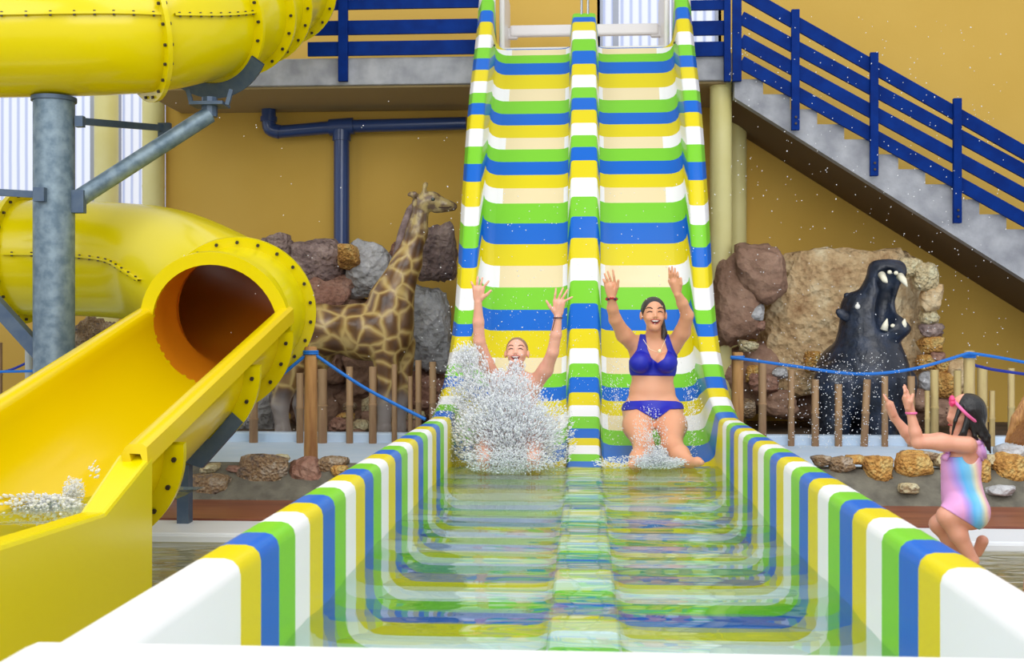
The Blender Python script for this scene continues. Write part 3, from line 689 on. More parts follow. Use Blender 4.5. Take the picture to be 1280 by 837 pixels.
# ================================================================== STONES
def rock(name, cx, cy, w, h, Y, m, label, depth=None, seed=None, jag=.22, cut=0, group='', sub=4, z0=None, flat=1.0):
    seed = seed if seed is not None else random.random()*100
    c = P(cx, cy, Y); k = K(Y); rx = w/2/k; rz = h/2/k; ry = depth if depth else min(rx, rz)*.9
    bm = bmesh.new(); bmesh.ops.create_icosphere(bm, subdivisions=sub+(1 if w > 100 else 0), radius=1)
    rr = random.Random(seed); pl = []; ex = 14 if sub >= 4 and w > 40 else 7
    for ax in range(3):
        for sg in (-1, 1):
            v = Vector((0, 0, 0)); v[ax] = sg; v += Vector((rr.uniform(-.25, .25), rr.uniform(-.25, .25), rr.uniform(-.25, .25))); pl.append((v.normalized(), rr.uniform(.86, 1)))
    for _ in range(9): pl.append((Vector((rr.gauss(0, 1), rr.gauss(0, 1), rr.gauss(0, 1))).normalized(), rr.uniform(.92, 1.25)))
    S_ = Vector((seed, seed*.7, -seed))
    for v in bm.verts:
        d = v.co.normalized(); acc = 0
        for n__, o__ in pl:
            q = d.dot(n__)/o__
            if q > 0: acc += q**ex
        r_ = acc**(-1/ex)
        n_ = noise.noise(d*1.6+S_)*jag*.6+noise.noise(d*4+S_)*jag*.5+noise.noise(d*9+S_)*jag*.34-abs(noise.noise(d*15+S_))*jag*.3
        co = d*r_*(1+n_)
        v.co = Vector((co.x*rx, co.y*ry, co.z*rz))
    me = bpy.data.meshes.new(name); bm.to_mesh(me); bm.free(); me.polygons.foreach_set('use_smooth', [True]*len(me.polygons)); me.materials.append(RK[m])
    o = bpy.data.objects.new(name, me); o.location = c; link(o); tag(o, label, 'rock', group or None); return o
G1 = 'boulders piled behind the giraffe'; G2 = 'boulders of the rock wall behind the hippo'; G3 = 'stones set in the planter wall'; G4 = 'small stones on the bed behind the left fence'
for a in [
 (348, 322, 44, 54, 11.6, 'purple', 'purple-grey boulder topmost at the left end beside the yellow tube'),
 (398, 328, 72, 60, 11.5, 'purple', 'large pitted purple boulder on top, below left of the drain pipe'),
 (440, 322, 30, 34, 11.4, 'gold', 'small yellowish round stone at the foot of the drain pipe'),
 (464, 338, 64, 66, 11.6, 'grey', 'pale grey speckled boulder behind the giraffe neck'),
 (395, 364, 92, 46, 11.5, 'red', 'reddish boulder under the purple one, above the giraffe back'),
 (549, 322, 42, 62, 11.5, 'purple', 'upright purple-brown boulder between giraffe chest and slide'),
 (536, 408, 56, 112, 11.5, 'grey', 'tall smooth grey boulder between giraffe and slide'),
 (536, 492, 60, 64, 11.6, 'red', 'brown boulder low beside the slide under the grey one'),
 (440, 400, 90, 60, 11.8, 'brown', 'brown boulder behind the giraffe body'),
 (500, 330, 30, 60, 11.9, 'red', 'narrow reddish stone behind the giraffe neck'),
 (395, 450, 80, 60, 11.8, 'brown', 'dark boulder behind the giraffe belly, left'),
 (470, 470, 80, 70, 11.9, 'brown', 'dark boulder behind the giraffe belly, right'),
 (108, 445, 34, 104, 11.3, 'mixed', 'mottled stone visible right of the steel post'),
 (142, 452, 46, 104, 11.5, 'mixed', 'mottled stone under the lower tube'),
 (405, 505, 80, 80, 12.0, 'brown', 'dark boulder low behind the giraffe legs, left'),
 (465, 515, 90, 70, 12.0, 'brown', 'dark boulder low behind the giraffe legs, right'),
 (320, 500, 60, 110, 11.5, 'grey', 'grey boulder behind the leftmost fence stakes')]:
    rock('boulder', *a, group=G1, depth=.3)
for a in [
 (920, 372, 60, 118, 11.4, 'brown', 'long smooth brown boulder leaning beside the slide rail', .2),
 (950, 342, 62, 70, 11.3, 'brown', 'angular pinkish-brown boulder topmost beside the pillar', .2),
 (1052, 397, 214, 166, 11.8, 'tan', 'huge rough tan boulder behind the hippo', .35),
 (935, 470, 90, 80, 11.7, 'brown', 'brown boulder low behind the left rope post', .3),
 (1050, 490, 120, 70, 11.8, 'brown', 'brown boulder behind the hippo legs', .3),
 (1100, 510, 110, 90, 11.6, 'brown', 'rough brown boulder behind the hippo, at the ground', .3)]:
    rock('boulder', *a[:7], group=G2, depth=a[7], jag=.16)
for a in [
 (1158, 345, 32, 34, 'cream', 'pale stone at the top right corner of the rock wall'), (1138, 335, 30, 24, 'cream', 'pale flat stone on top right of the rock wall'),
 (1163, 373, 26, 32, 'tan', 'tan stone second from the top of the right stone column'), (1162, 397, 24, 18, 'cream', 'small cream stone in the right stone column below the tan one'),
 (1164, 413, 28, 18, 'purple', 'grey-purple flat stone in the right stone column'), (1163, 431, 30, 20, 'gold', 'golden flat stone in the right stone column'),
 (1158, 452, 24, 18, 'gold', 'orange-spotted stone in the right stone column'), (1172, 447, 20, 16, 'red', 'small brown stone at the outer edge of the right stone column'),
 (1176, 458, 20, 16, 'gold', 'yellow stone low at the outer edge of the right column'),
 (1160, 475, 24, 24, 'grey', 'grey smooth stone near the base of the right column'), (1182, 480, 34, 34, 'gold', 'orange stone at the base of the right column'),
 (946, 391, 18, 22, 'grey', 'small grey stone wedged between the brown boulders'), (950, 408, 12, 12, 'red', 'tiny red stone wedged under the grey one'),
 (935, 432, 22, 14, 'cream', 'small pale stone by the left rope post'), (943, 466, 20, 20, 'gold', 'small orange stone behind the left rope post'),
 (1016, 452, 22, 26, 'gold', 'yellow stone left of the hippo shoulder'), (955, 480, 34, 26, 'red', 'red-brown stone behind the right fence near the slide'),
 (975, 466, 20, 14, 'grey', 'small grey stone above the fence left of the hippo'), (1150, 500, 24, 30, 'brown', 'brown stone right of the hippo behind the fence'),
 (930, 510, 30, 24, 'mixed', 'mottled stone low behind the left rope post'), (975, 505, 40, 34, 'brown', 'brown stone low behind the fence left of the hippo'),
 (1180, 512, 30, 34, 'brown', 'brown stone behind the girl\'s hands'), (1195, 470, 24, 40, 'tan', 'tan stone beside the right rope post')]:
    rock('stone', a[0], a[1], a[2]*1.08, a[3]*1.08, 11.25, a[4], a[5], group=G2, sub=3)
for a in [
 (265, 606, 52, 30, 7.9, 'mixed', 'rust and white streaked stone in the planter wall under the flume'),
 (329, 592, 68, 50, 8.0, 'mixed', 'large mottled grey-brown stone in the planter wall'),
 (381, 590, 44, 38, 8.0, 'red', 'reddish stone at the foot of the left rope post'),
 (414, 579, 38, 22, 8.1, 'mixed', 'flat brown stone right of the left rope post'),
 (424, 588, 22, 14, 7.95, 'gold', 'small orange stone beside the trough rim at the left'),
 (262, 586, 26, 12, 8.05, 'cream', 'small grey-green stone behind the streaked one'), (300, 586, 36, 9, 8.1, 'red', 'thin reddish stone on the ledge edge'),
 (352, 572, 22, 10, 8.1, 'cream', 'small stone behind the large mottled one'), (225, 615, 24, 18, 7.85, 'grey', 'small grey stone at the steel bracket'),
 (1028, 575, 26, 14, 8.05, 'mixed', 'small brown stone beside the trough rim at the right'), (1050, 580, 30, 20, 8.0, 'mixed', 'dark mottled stone in the right planter wall'),
 (1070, 574, 26, 12, 8.1, 'gold', 'flat brown stone behind the round golden one'),
 (1096, 585, 34, 34, 7.95, 'gold', 'round golden stone in the right planter wall'), (1141, 582, 44, 34, 7.95, 'gold', 'wide golden-pink stone below the girl\'s elbow'),
 (1135, 610, 26, 14, 7.8, 'cream', 'small pale stone low in the right planter wall'), (1150, 569, 38, 12, 8.1, 'mixed', 'flat grey stone on the ledge behind the golden ones'),
 (1178, 575, 26, 18, 8.0, 'cream', 'cream stone behind the girl\'s chest'), (1226, 588, 24, 32, 7.95, 'gold', 'orange stone just right of the girl\'s back'),
 (1242, 574, 22, 12, 8.1, 'cream', 'flat pale stone above the orange one'), (1268, 584, 46, 36, 7.95, 'gold', 'big orange-yellow stone at the right edge'),
 (1264, 566, 40, 24, 8.1, 'grey', 'grey striped stone above the big orange one'), (1250, 612, 34, 14, 7.8, 'grey', 'low grey stone under the big orange one')]:
    Yp = 7.76+(626-a[1])/48*.3; rock('stone', a[0], a[1], a[2]*1.05, a[3]*1.05, min(Yp, 8.1), *a[5:], group=G3, sub=3, jag=.2, depth=.085)
k = 0
sp_ = []
for i in range(34):
    px = 415+((i*37) % 118); row = i % 4; py = 548-row*13-((i*13) % 5)
    w = 18+((i*7) % 16); h = w*(.6+.1*(i % 3))
    if any(abs(px-a)+abs(py-b_) < 12 for a, b_ in sp_): continue
    sp_.append((px, py))
    rock('stone', px, py, w, h, 10.6+row*.18, ['gold', 'cream', 'mixed', 'red', 'brown'][i % 5], 'rounded stone of the heap between the giraffe legs behind the left fence', group=G4, sub=2)
# ================================================================== BAMBOO, POSTS, ROPES
def stake(x, y0, y1_, w, Y, lab, m=BAMB, lean=0, zb=-.12):
    a = P(x+lean, y0, Y); k = K(Y); r = w/2/k; zt_ = a.z; bx = P(x, y1_, Y).x
    pts = []; rs = []; n = max(2, int((zt_-zb)/.28))
    for i in range(n+1):
        f = i/n; z = zb+(zt_-zb)*f; x_ = bx+(a.x-bx)*f
        if 0 < i < n:
            for dz, q in ((-.012, 1), (-.006, 1.14), (.006, 1.14), (.012, .98)): pts.append((x_, Y, z+dz)); rs.append(r*q)
        else: pts.append((x_, Y, z)); rs.append(r)
    o = MB().tube(pts, rs, 10).build('bamboo_stake', m, smooth=40, origin=(bx, Y, zb)); tag(o, lab, 'bamboo stake', 'bamboo stakes of the low fence'); return o
L1 = [(317, 495, 11, 'leftmost bamboo stake, under the flume'), (375, 466, 9, 'thin bamboo stake left of the wooden rope post'), (403, 461, 12, 'bamboo stake just right of the left wooden rope post'),
 (437, 458, 9, 'bamboo stake below the giraffe belly, second right of the rope post'), (466, 458, 10, 'bamboo stake under the giraffe chest, third right of the rope post'), (493, 455, 7, 'bamboo stake in front of the giraffe front leg'),
 (513, 470, 6, 'short thin bamboo stake right of the giraffe'), (523, 450, 8, 'tall bamboo stake near the slide, left side'), (541, 452, 9, 'bamboo stake touching the slide rail, left side')]
for x, y, w, lab in L1: stake(x, y, 556, w, 9.92, lab)
R1 = [(953, 453, 10, 'bamboo stake beside the slide, right of the rope tie', 0), (989, 462, 8, 'bamboo stake second from the slide on the right side', 0), (1019, 474, 9, 'bamboo stake at the left of the hippo', 0), (1048, 480, 9, 'short bamboo stake before the hippo left leg', 0),
 (1080, 474, 9, 'leaning bamboo stake before the hippo body', 4), (1106, 470, 8, 'bamboo stake before the hippo right leg', 0), (1139, 470, 9, 'bamboo stake behind the girl\'s fingers', 0), (1159, 488, 6, 'thin short bamboo stake left of the girl\'s face', 0),
 (1168, 462, 10, 'tall pale bamboo stake left of the girl\'s head', 0), (1197, 463, 9, 'bamboo stake behind the girl\'s forehead', 0), (1228, 460, 12, 'thick pale bamboo stake right of the right rope post', 0),
 (1240, 488, 7, 'short bamboo stake right of the girl\'s hair', 0), (1264, 460, 8, 'bamboo stake at the far right, before the ochre wall', 0)]
for i, (x, y, w, lab, ln) in enumerate(R1): stake(x, y, 548, w, 9.92 if i < 8 else 10.0, lab, BAMB if i < 7 else BAMB2, lean=ln)
stake(-1, 428, 500, 8, 10.1, 'bamboo stake at the left edge of the picture')
def rpost(x, y0, w, Y, lab, zb=-.12, m=WOOD):
    a = P(x, y0, Y); r = w/2/K(Y)
    n = 7; pts = []; rs = []
    for i in range(n+1):
        z = zb+(a.z-.01-zb)*i/n; pts.append((a.x, Y, z)); rs.append(r*(1.08-.08*i/n+.03*math.sin(i*2.3)))
    pts.append((a.x, Y, a.z)); rs.append(r*.85)
    e = empty('rope_post', (a.x, Y, zb), lab, 'post'); MB().tube(pts, rs, 14).build('shaft', m, e, smooth=40)
    q = MB()
    for dz in (.035, .05): q.tube([(a.x+math.cos(t_)*r*1.08, Y+math.sin(t_)*r*1.08, a.z-dz) for t_ in [i*math.pi/8 for i in range(16)]], .009, 6, closed=True)
    q.build('rope_wrap', ROPE, e); return e
YR = 8.35
rpost(388.5, 433, 16, YR, 'round wooden rope post among the stones right of the flume')
rpost(922, 440, 14, 9.5, 'wooden rope post beside the right slide rail')
rpost(1211.5, 438, 13, 9.5, 'wooden rope post behind the girl\'s head', m=BAMB2)
rpost(59, 434, 16, 8.9, 'wooden rope post right beside the steel post')
o = MB().tube([P(36, 480, 8.8)-Vector((0, 0, .6)), P(36, 436, 8.8)], .028, 12).build('plastic_pole', mat('pole_grey', (168, 172, 168), .4), smooth=40, origin=P(36, 560, 8.8)); tag(o, 'pale grey plastic pole left of the steel post', 'pole')
def rope(name, pts, lab, m=ROPE, r=.012):
    o = MB().tube(spline(pts, 10), r, 8).build(name, m, smooth=40, origin=pts[0]); return tag(o, lab, 'rope')
rope('rope', [P(300, 508, 8.2), P(340, 478, 8.28), P(388, 439, YR)], 'blue rope rising from the flume to the left wooden post')
rope('rope', [P(388, 439, YR), P(455, 484, 8.3), P(532, 524, 8.2)], 'blue rope falling from the left wooden post to the slide rail')
rope('rope', [P(913, 446, 9.42), P(990, 457, 9.42), P(1070, 467, 9.42), P(1140, 461, 9.42), P(1211, 441, 9.42)], 'long sagging blue rope in front of the hippo')
rope('rope', [P(1211, 441, 9.42), P(1245, 446, 9.42), P(1330, 462, 9.42)], 'light blue rope running right from the post behind the girl')
rope('rope', [P(1218, 456, 9.6), P(1225, 458, 9.6), P(1250, 463, 9.6), P(1330, 474, 9.6)], 'dark blue rope below the light one at the right edge', ROPED)
rope('rope', [P(-40, 467, 8.8), P(10, 463, 8.8), P(52, 443, 8.85)], 'dark blue rope at the left edge', ROPED, .01)
rope('rope', [P(-40, 465, 8.6), P(20, 464, 8.6), P(60, 463, 8.6)], 'light blue rope at the left edge below the dark one', ROPE, .01)
# ================================================================== GIRAFFE
YG = 10.55
g0 = P(440, 560, YG); g0.z = -.12
ge = empty('giraffe_statue', g0, 'life-like giraffe statue with brown patches behind the bamboo fence', 'statue')
def bb(pts, m=.25):
    a = np.array([tuple(p) for p in pts]); return a.min(0)-m, a.max(0)+m
g = SDF(*bb([P(330, 215, YG), P(575, 560, YG), P(440, 400, YG-.25), P(440, 400, YG+.25)], .1), .02)
kG = K(YG); Q = lambda x, y, dy=0: P(x, y, YG+dy)
g.ell(Q(455, 415), (56/kG, .26, 36/kG), .05, Matrix.Rotation(math.radians(8), 3, 'Y'))
g.ell(Q(398, 412), (45/kG, .25, 34/kG), .06); g.ell(Q(488, 404), (30/kG, .25, 48/kG), .08)
g.chain([Q(490, 372), Q(508, 330), Q(521, 290), Q(527, 258)], [.2, .125, .085, .075], .08)
g.chain([Q(526, 254), Q(540, 250), Q(558, 256), Q(566, 258)], [.085, .08, .05, .045], .02)
g.cone(Q(560, 261), Q(545, 260), .03, .05, .02)
for dy in (-.05, .05): g.chain([Q(529, 246, dy), Q(531, 233, dy), Q(532, 230, dy)], [.028, .02, .028], .015)
for s_, x in ((-.1, 482), (.12, 501)):
    g.chain([Q(x, 430, s_), Q(x+1, 480, s_), Q(x-1, 500, s_), Q(x-2, 535, s_), Q(x-2, 558, s_)], [.14, .09, .075, .06, .075], .04)
for s_, x in ((-.1, 358), (.12, 385)):
    g.chain([Q(x+15, 430, s_), Q(x-2, 480, s_), Q(x-8, 505, s_), Q(x-4, 540, s_), Q(x-4, 558, s_)], [.18, .11, .075, .065, .085], .05)
g.ell(Q(516, 243, -.09), (.055, .02, .035), .01)
gb = g.mesh('body', GIR, ge)
q = MB(); q.ball(Q(541, 249, -.075), (.022, .012, .016)); q.build('eye', mat('eye_dark', (22, 40, 30), .1, coat=1), ge, smooth='all')
q = MB(); q.tube([Q(548, 259, -.06), Q(560, 259.5, -.05), Q(567, 257, -.03)], .005, 6); q.build('mouth', LASH, ge)
MB().tube([Q(522, 250, .02), Q(512, 262, 0), Q(503, 290, 0), Q(495, 318, 0), Q(487, 345, 0)], [.02, .03, .04, .03, .015], 8).build('mane', mat('mane_grey', (150, 130, 128), .8, col2=(100, 80, 76), nscale=14, bump=.6), ge, smooth='all')
q = MB(); q.tube([Q(352, 400), Q(345, 430), Q(343, 470)], [.03, .02, .03], 8); q.build('tail', GIR, ge, smooth='all')
# ================================================================== HIPPO
YH = 10.5; kH = K(YH); H = lambda x, y, dy=0: P(x, y, YH+dy)
h0 = H(1080, 560); h0.z = -.12
he = empty('hippo_statue', h0, 'black hippopotamus statue rearing with wide open jaws before the rock wall', 'statue')
g = SDF(*bb([H(1010, 320), H(1150, 562), H(1080, 400, -.45), H(1080, 400, .45)], .12), .018)
g.ell(H(1080, 480, .05), (52/kH, .42, 50/kH), .06); g.ell(H(1062, 470, .2), (42/kH, .35, 46/kH), .08); g.ell(H(1092, 470, -.1), (42/kH, .3, 52/kH), .08)
g.chain([H(1082, 455), H(1086, 415, -.03), H(1090, 395, -.05)], [.33, .24, .2], .08)
g.ell(H(1078, 400), (.17, .22, .27), .06, Matrix.Rotation(math.radians(-25), 3, 'Y'))
# upper jaw, thrown back
g.chain([H(1088, 388, -.05), H(1100, 360, -.08), H(1108, 345, -.1)], [.19, .14, .13], .05)
g.ell(H(1109, 340, -.08), (.165, .17, .11), .05); g.ell(H(1096, 334, -.08), (.07, .1, .06), .03); g.ell(H(1121, 334, -.08), (.07, .1, .06), .03)
# lower jaw
g.chain([H(1090, 412, -.05), H(1108, 411, -.15), H(1117, 410, -.2)], [.19, .13, .115], .05); g.ell(H(1118, 411, -.17), (.14, .15, .075), .04)
# hollow of the mouth
g.cut(H(1112, 378, -.32), (.10, .22, .26), .03, Matrix.Rotation(math.radians(12), 3, 'Y'))
g.cut(H(1111, 350, -.26), (.105, .12, .11), .03)
for x, dy in ((1042, -.15), (1100, -.2), (1060, .25), (1118, .2)):
    g.chain([H(x+2, 480, dy), H(x, 525, dy), H(x, 556, dy)], [.19, .135, .15], .05)
g.ell(H(1069, 384, -.16), (.045, .045, .045), .02)
g.mesh('body', HIPPO, he)
q = MB(); q.ball(H(1072, 383, -.215), (.024, .02, .024)); q.ball(H(1072, 379, -.2), .01); q.build('eye', WHITE, he, smooth='all')
for x, y, dy in ((1056, 394, -.14), (1066, 374, -.02)):
    q = MB(); q.ball(H(x-1, y, dy), (.085, .025, .045), rot=Matrix.Rotation(math.radians(35), 3, 'Y')); q.build('ear', HIPPO, he, smooth='all')
def tooth(pts, rs): MB().tube([H(*p) for p in pts], rs, 10).build('tooth', IVORY, he, smooth='all')
tooth([(1102, 343, -.24), (1106, 350, -.33), (1109, 353, -.35)], [.032, .024, .006]); tooth([(1125, 345, -.24), (1130, 351, -.32), (1134, 358, -.34)], [.034, .026, .006])
tooth([(1105, 412, -.28), (1107, 405, -.29), (1109, 398, -.3)], [.034, .024, .004]); tooth([(1128, 411, -.28), (1130, 404, -.29), (1131, 398, -.3)], [.032, .024, .004])
for x, y, dy in ((1112, 340, -.27), (1120, 341, -.27), (1116, 407, -.3), (1122, 408, -.3)):
    q = MB(); q.ball(H(x, y, dy), (.02, .02, .018)); q.build('tooth', IVORY, he, smooth='all')
# ================================================================== PEOPLE
def hand(g, wrist, palm, tips, thumb, r=.0082, bend=(0, -.02, 0)):
    """palm slab, four fingers and a thumb, all part of the body surface"""
    wrist = Vector(wrist); palm = Vector(palm); up = (palm-wrist).normalized(); bend = Vector(bend)
    across = (Vector(tips[-1])-Vector(tips[0])).normalized(); across = (across-up*across.dot(up)).normalized()
    n = len(tips)
    for i, tp in enumerate(tips):
        tp = Vector(tp); o = across*(i-(n-1)/2)*.0205; base = wrist+up*.02+o*.6; kn = palm+up*.036+o
        mid = kn.lerp(tp, .5)+bend*.4
        g.chain([base, kn], [.014, .0125], .006); g.chain([kn, mid, tp], [r*1.08, r, r*.86], .003)
    th = Vector(thumb); sgn = 1 if (th-palm).dot(across) > 0 else -1
    b0 = wrist+up*.022+across*sgn*.02; m0 = b0.lerp(th, .5)+across*sgn*.006+bend*.3
    g.chain([b0, m0, th], [.0155, .011, .0085], .006); g.cone(wrist, palm+up*.02, .022, .024, .01)
def face(par, body, T, S, brow=LASH, mouth_open=1.0, eye_z=.0, dy_=0):
    """brows, closed smiling eyes and an open laughing mouth laid on the skin; T maps head space to the place, S = head size"""
    from mathutils.bvhtree import BVHTree
    me = body.data; bo = Vector(parent_world(body.parent)); bv = BVHTree.FromPolygons([v.co+bo for v in me.vertices], [tuple(p.vertices) for p in me.polygons])
    fwd = (T(0, -1, 0)-T(0, 0, 0)).normalized()
    def F_(x, z, off=.001):
        o = T(x, -.3, z); h = bv.ray_cast(o, -fwd); p = h[0] if h[0] is not None else T(x, -.09, z); return p+fwd*off
    def line(name, pts, rs, m, par_, off=.0): return MB().tube([F_(x, z, off) for x, z in pts], [r*S for r in rs], 8).build(name, m, par_, smooth='all')
    for s_ in (-1, 1):
        line('eyebrow', [(s_*.016, .026), (s_*.028, .033), (s_*.042, .035), (s_*.056, .028)], [.0028, .0044, .004, .002], brow, par)
        line('closed_eye', [(s_*.017, .004+eye_z), (s_*.027, .009+eye_z), (s_*.038, .009+eye_z), (s_*.05, .003+eye_z)], [.002, .0036, .0036, .002], LASH, par)
        line('nostril', [(s_*.006, -.035), (s_*.010, -.034)], [.0022, .002], LASH, par)
    mo = line('mouth', [(-.028, -.050), (-.014, -.056), (0, -.058), (.014, -.056), (.028, -.050)], [.002, .009*mouth_open, .0115*mouth_open, .009*mouth_open, .002], MOUTH, par, -.004)
    line('teeth', [(-.022, -.049), (-.01, -.0525), (.01, -.0525), (.022, -.049)], [.002, .0052, .0052, .002], WHITE, mo, .002)
    line('lip', [(-.032, -.047), (-.016, -.0455), (0, -.0465), (.016, -.0455), (.032, -.047)], [.0016, .003, .0028, .003, .0016], LIP, mo, .0035)
    k_ = .056+.0125*mouth_open
    line('lip', [(-.031, -.049), (-.017, -k_+.003), (0, -k_-.001), (.017, -k_+.003), (.031, -.049)], [.0016, .0034, .0042, .0034, .0016], LIP, mo, .001)
def head(g, c, r, tilt=0, yaw=0, jaw=1.0):
    M = Matrix.Rotation(yaw, 3, 'Z') @ Matrix.Rotation(tilt, 3, 'X'); T = lambda x, y, z: Vector(c)+M @ Vector((x, y, z))*(r/.1)
    g.ell(T(0, .012, .018), (.074*r/.1, .088*r/.1, .085*r/.1), .01, M)
    g.ell(T(0, -.02, -.035), (.056*r/.1, .062*r/.1, .078*r/.1), .03, M)
    g.ell(T(0, -.052, -.092), (.028*r/.1*jaw, .026*r/.1, .022*r/.1), .025, M)
    g.cone(T(0, -.078, .008), T(0, -.089, -.022), .0065*r/.1, .0095*r/.1, .012); g.cone(T(-.010, -.083, -.025), T(.010, -.083, -.025), .006*r/.1, .006*r/.1, .008)
    for s_ in (-1, 1):
        g.ell(T(s_*.034, -.062, -.032), (.026*r/.1, .02*r/.1, .02*r/.1), .015, M)
        g.ell(T(s_*.079, .012, -.012), (.010*r/.1, .018*r/.1, .028*r/.1), .006, M)
        g.cut(T(s_*.03, -.088, .004), (.016*r/.1, .012*r/.1, .009*r/.1), .01, M)
    return T
# --- woman in blue bikini
YW = 7.9; W = lambda x, y, dy=0: P(x, y, YW+dy); kW = K(YW)
wo = empty('person', W(815, 530), 'person in a blue bikini sliding down the right lane with both arms raised', 'person')
g = SDF(*bb([W(745, 325, -.3), W(885, 600, -.95), W(815, 500, .2)], .06), .0048)
g.ell(W(816, 458, .02), (.155, .105, .16), .04); g.ell(W(816, 440, .01), (.15, .095, .10), .05); g.ell(W(815, 490, .0), (.155, .105, .13), .05); g.ell(W(816, 512, -.02), (.178, .125, .08), .06)
for s_, x in ((-1, 800), (1, 833)): g.ell(W(x, 453, -.095), (.068, .062, .062), .03)
g.cone(W(818, 428, .0), W(817, 410, -.05), .055, .05, .03)
g.chain([W(800, 428, 0), W(834, 428, 0)], [.05, .05], .04)
hw = W(817, 392, -.08); Th = head(g, hw, .104, tilt=math.radians(-4), yaw=math.radians(4))
# arms (upper arms lean towards the camera)
g.chain([W(795, 433, .0), W(780, 418, -.08), W(769, 399, -.17)], [.058, .05, .042], .03); g.chain([W(769, 399, -.17), W(765.5, 385, -.22), W(764.5, 373, -.26)], [.041, .036, .026], .015)
g.chain([W(841, 433, .0), W(853, 415, -.07), W(859, 394, -.15)], [.058, .05, .042], .03); g.chain([W(859, 394, -.15), W(853, 379, -.2), W(847.5, 368, -.24)], [.041, .036, .026], .015)
hand(g, W(764.5, 372, -.26), W(763.5, 361.5, -.27), [W(754, 349, -.29), W(755.5, 342, -.29), W(759.5, 339, -.29), W(766, 337.5, -.29)], W(773, 350, -.31))
hand(g, W(847, 367, -.24), W(844, 356.5, -.25), [W(836.5, 334.5, -.27), W(840, 333, -.28), W(843.5, 335, -.28), W(847, 340, -.29)], W(851, 347.5, -.29))
# legs towards the camera
g.chain([W(797, 515, -.02), W(797, 532, -.18), W(805, 558, -.40)], [.100, .09, .064], .05); g.chain([W(805, 558, -.40), W(799, 573, -.55), W(795, 582, -.70)], [.064, .058, .036], .03)
g.chain([W(835, 515, -.02), W(840, 532, -.18), W(840, 555, -.40)], [.100, .09, .064], .05); g.chain([W(840, 555, -.40), W(850, 568, -.55), W(862, 578, -.68)], [.064, .058, .036], .03)
g.chain([W(795, 582, -.70), W(790, 580, -.79)], [.036, .026], .015); g.chain([W(862, 578, -.68), W(872, 577, -.76), W(877, 578, -.8)], [.036, .028, .018], .015)
wb = g.mesh('body', SKIN, wo)
X, Y_, Z = g.grid()
def px_of(X, Z, Y):  # picture column/row of a point of the grid (to place hems)
    xc = X*math.cos(PSI)+Y*math.sin(PSI); d = -X*math.sin(PSI)+Y*math.cos(PSI); return 640+F*xc/d, 408-(Z-CAM)*F/d
U_, V_ = px_of(X, Z, Y_)
def garment(g, name, mask, off, m, par):
    gg = np.maximum(g.g-off, mask.astype(np.float32)); return g.mesh(name, m, par, g=gg, smooth=1)
def poly_sd(U, V, poly):
    d = np.full(U.shape, 1e9, np.float32); ins = np.zeros(U.shape, bool); n = len(poly)
    for i in range(n):
        x0, y0 = poly[i]; x1, y1_ = poly[(i+1) % n]; ex, ey = x1-x0, y1_-y0
        t = np.clip(((U-x0)*ex+(V-y0)*ey)/(ex*ex+ey*ey), 0, 1); d = np.minimum(d, np.hypot(U-x0-t*ex, V-y0-t*ey))
        if y0 != y1_: ins ^= ((V < y0) != (V < y1_)) & (U < (x1-x0)*(V-y0)/(y1_-y0)+x0)
    return np.where(ins, -d, d)
m1 = poly_sd(U_, V_, [(800, 417), (807, 418), (809.5, 436), (814, 447), (822, 453.5), (830, 448), (834.5, 438), (828.5, 418), (835.5, 417), (842, 436), (851, 452), (850, 470), (785, 469), (784, 453), (796, 437)])/185
garment(g, 'bikini_top', np.maximum(m1, Y_-(YW+.02)), .006, BIK, wo)
m2 = poly_sd(U_, V_, [(772, 507), (785, 501), (815, 500), (845, 501), (858, 505), (858, 511), (838, 511), (826, 520), (819, 524), (812, 520), (796, 511), (772, 514)])/185
garment(g, 'bikini_bottom', np.maximum(m2, Y_-(YW+.1)), .006, BIK, wo)
Rh = Matrix.Rotation(math.radians(4), 3, 'Z') @ Matrix.Rotation(math.radians(-4), 3, 'X')
gh = SDF(*bb([hw], .17), .005); gh.ell(Th(0, .02, .022), (.084, .094, .094), .01, Rh); gh.cut(Th(0, -.105, -.045), (.069, .088, .115), .008, Rh); gh.cut(Th(0, -.02, -.14), (.15, .2, .1), .01)
gh.chain([Th(.05, .07, -.03), Th(.07, .04, -.12), Th(.06, .01, -.19)], [.03, .02, .008], .02); gh.mesh('hair', HAIR, wo)
face(wo, wb, Th, 1.04)
MB().tube([W(804, 424, -.09), W(812, 436, -.115), W(824, 441, -.125), W(832, 424, -.09)], .0015, 6).build('necklace', GOLD, wo)
q = MB(); q.ball(W(824.5, 438.5, -.13), (.012, .004, .012)); q.build('pendant', GOLD, wo, smooth='all')
q = MB()
cw = W(764.5, 373.5, -.26)
for i in range(14): a = i*2*math.pi/14; q.ball(cw+Vector((math.cos(a)*.033, math.sin(a)*.033, .004*math.sin(3*a))), .0085, 8, mi=(0 if i % 3 else 1))
q.build('bracelet', [BEADR, BEADD], wo)
